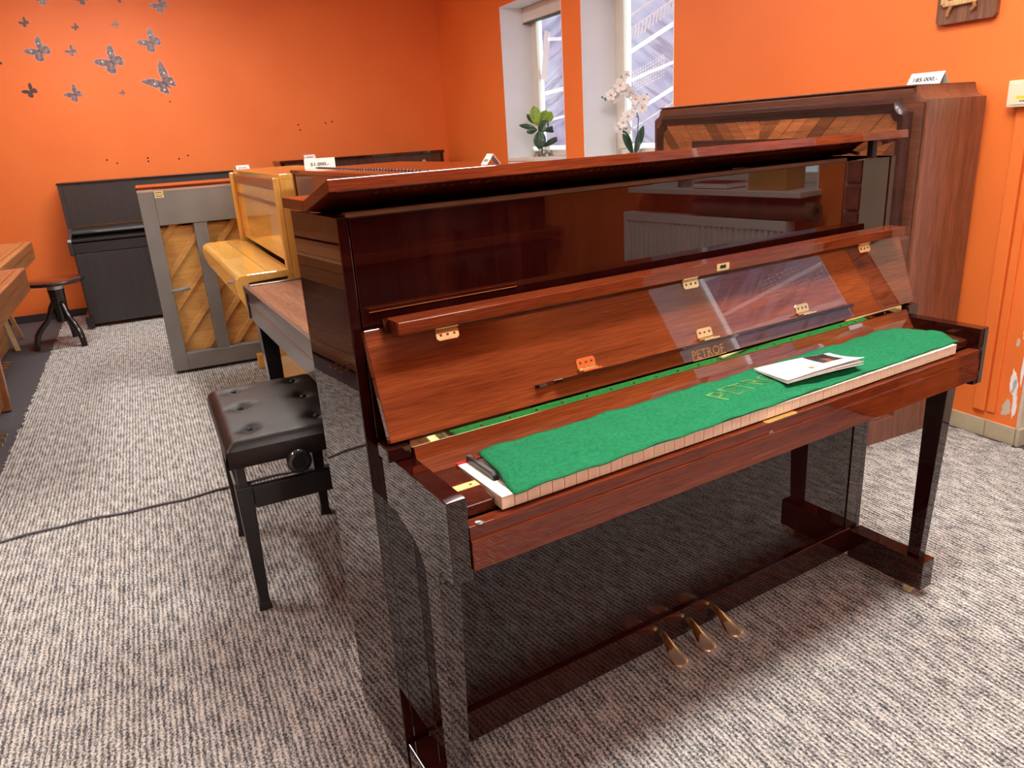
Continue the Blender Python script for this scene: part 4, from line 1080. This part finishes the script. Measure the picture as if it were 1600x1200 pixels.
HB = thing('wall_plaque', 'striped wooden plaque with pale wooden figure, high on the right wall', 'plaque', W(XW, .788, 1.56), -TH)
# local: x out of wall is negative, y along the wall, z up
MB().prism([(-.108, .0), (.104, .0), (.116, .014), (.116, .27), (-.116, .27), (-.116, .014)], 'x', -.022, 0).build('board', M['zebrano'], HB, bevel=.003)
figm = M['pine']
bx(-.036, -.022, -.045, .085, .060, .080).build('figure_beam', figm, HB, bevel=.004)
bx(-.038, -.024, .066, .094, .066, .090).build('figure_head', figm, HB, bevel=.006)
bx(-.036, -.022, .005, .022, .080, .130).build('figure_post', figm, HB, bevel=.004)
MB().tube([(-.030, .050, .062), (-.030, .062, .045), (-.030, .064, .028)], [.007, .007, .006], 8).build('figure_leg', M['oak'], HB)
MB().tube([(-.030, -.035, .064), (-.030, -.040, .048), (-.030, -.028, .036)], [.007, .007, .007], 8).build('figure_leg', M['oak'], HB)

EB = thing('electric_box', 'cream plastic electric box with yellow label on the right wall', 'electric box', W(XW, .46, 1.25), -TH)
bx(-.045, 0, -.115, .115, 0, .090).build('case', M['plastic'], EB, bevel=.004)
bx(-.0475, -.044, -.108, .105, .008, .080).build('cover', M['plastic'], EB, bevel=.002)
bx(-.0482, -.0472, .015, .080, .028, .037).build('yellow_label', M['yellow'], EB)
lb = MB()
for k in range(4): lb.box(-.0480, -.0472, .045 + k * .006, .049 + k * .006, .018, .022)
stuff(lb.build('printed_text', M['ink'], EB))

# ================================================================== THINGS MIRRORED IN THE POLISHED FRONT (right of the picture)
RD = thing('radiator', 'white panel radiator under the near window, mirrored in the glossy front', 'radiator', W(XW, -1.385, .22), -TH)
f = []
n = 30
for k in range(n):
    y0 = -.50 + k / n * 1.0; d = 1.0 / n
    f += [(-.115, y0), (-.115, y0 + d * .45), (-.103, y0 + d * .6), (-.103, y0 + d * .85)]
f += [(-.115, .50), (-.05, .50), (-.05, -.50)]
MB().prism(f, 'z', .03, .56).build('fin_panel', M['radiator'], RD)
bx(-.118, -.045, -.505, .505, .555, .600).build('top_grille', M['radiator'], RD, bevel=.003)
bx(-.118, -.045, .500, .512, .0, .600).build('side_panel', M['radiator'], RD, bevel=.002)
bx(-.118, -.045, -.512, -.500, .0, .600).build('side_panel', M['radiator'], RD, bevel=.002)
bx(-.05, 0, -.3, -.27, .1, .5).build('bracket', M['radiator'], RD); bx(-.05, 0, .27, .3, .1, .5).build('bracket', M['radiator'], RD)
MB().cyl((-.08, .512, .54), (-.08, .522, .54), .014, n=14).build('bleed_valve', M['steel'], RD)
rl = MB()
rl.loft([[(r_ * math.cos(2 * PI * k / 24), y, r_ * math.sin(2 * PI * k / 24)) for k in range(24)] for r_, y in ((.02, -.335), (.042, -.335), (.042, .335), (.02, .335))], caps=False)
rl.loft([[(.02 * math.cos(2 * PI * k / 24), y, .02 * math.sin(2 * PI * k / 24)) for k in range(24)] for y in (-.335, .335)], caps=False)
o = rl.build('carpet_roll', M['brown_carpet'], None, loc=W(XW - .082, -1.08, .8625), rot=-TH)
tag(o, 'rolled brown carpet lying on the white radiator', 'carpet roll')
t = thing('cardboard_box', 'open cardboard box on the near window sill', 'box', W(XW - .05, -.98, .9555), -TH)
for a in ((-.07, .07, -.10, -.096, 0, .10), (-.07, .07, .096, .10, 0, .10), (-.07, -.066, -.096, .096, 0, .10), (.066, .07, -.096, .096, 0, .10), (-.066, .066, -.096, .096, 0, .004)): bx(*a).build('side', M['cardboard'], t)
t = thing('paint_tin', 'small yellow-lidded tin on the near window sill', 'tin', W(XW - .05, -1.52, .9555), -TH)
MB().lathe([(0, 0), (.035, 0), (.035, .05), (0, .05)], n=20).build('can', M['steel'], t); MB().lathe([(0, .05), (.037, .05), (.037, .06), (0, .062)], n=20).build('lid', M['gold'], t)
t = thing('book', 'red-brown book lying on the near window sill', 'book', W(XW - .05, -1.30, .9555), -TH)
bx(-.07, .07, -.10, .10, .003, .027).build('pages', M['paper'], t); bx(-.073, .073, -.103, .103, .027, .03).build('cover', M['redfelt'], t); bx(-.073, .073, -.103, .103, 0, .003).build('cover', M['redfelt'], t)
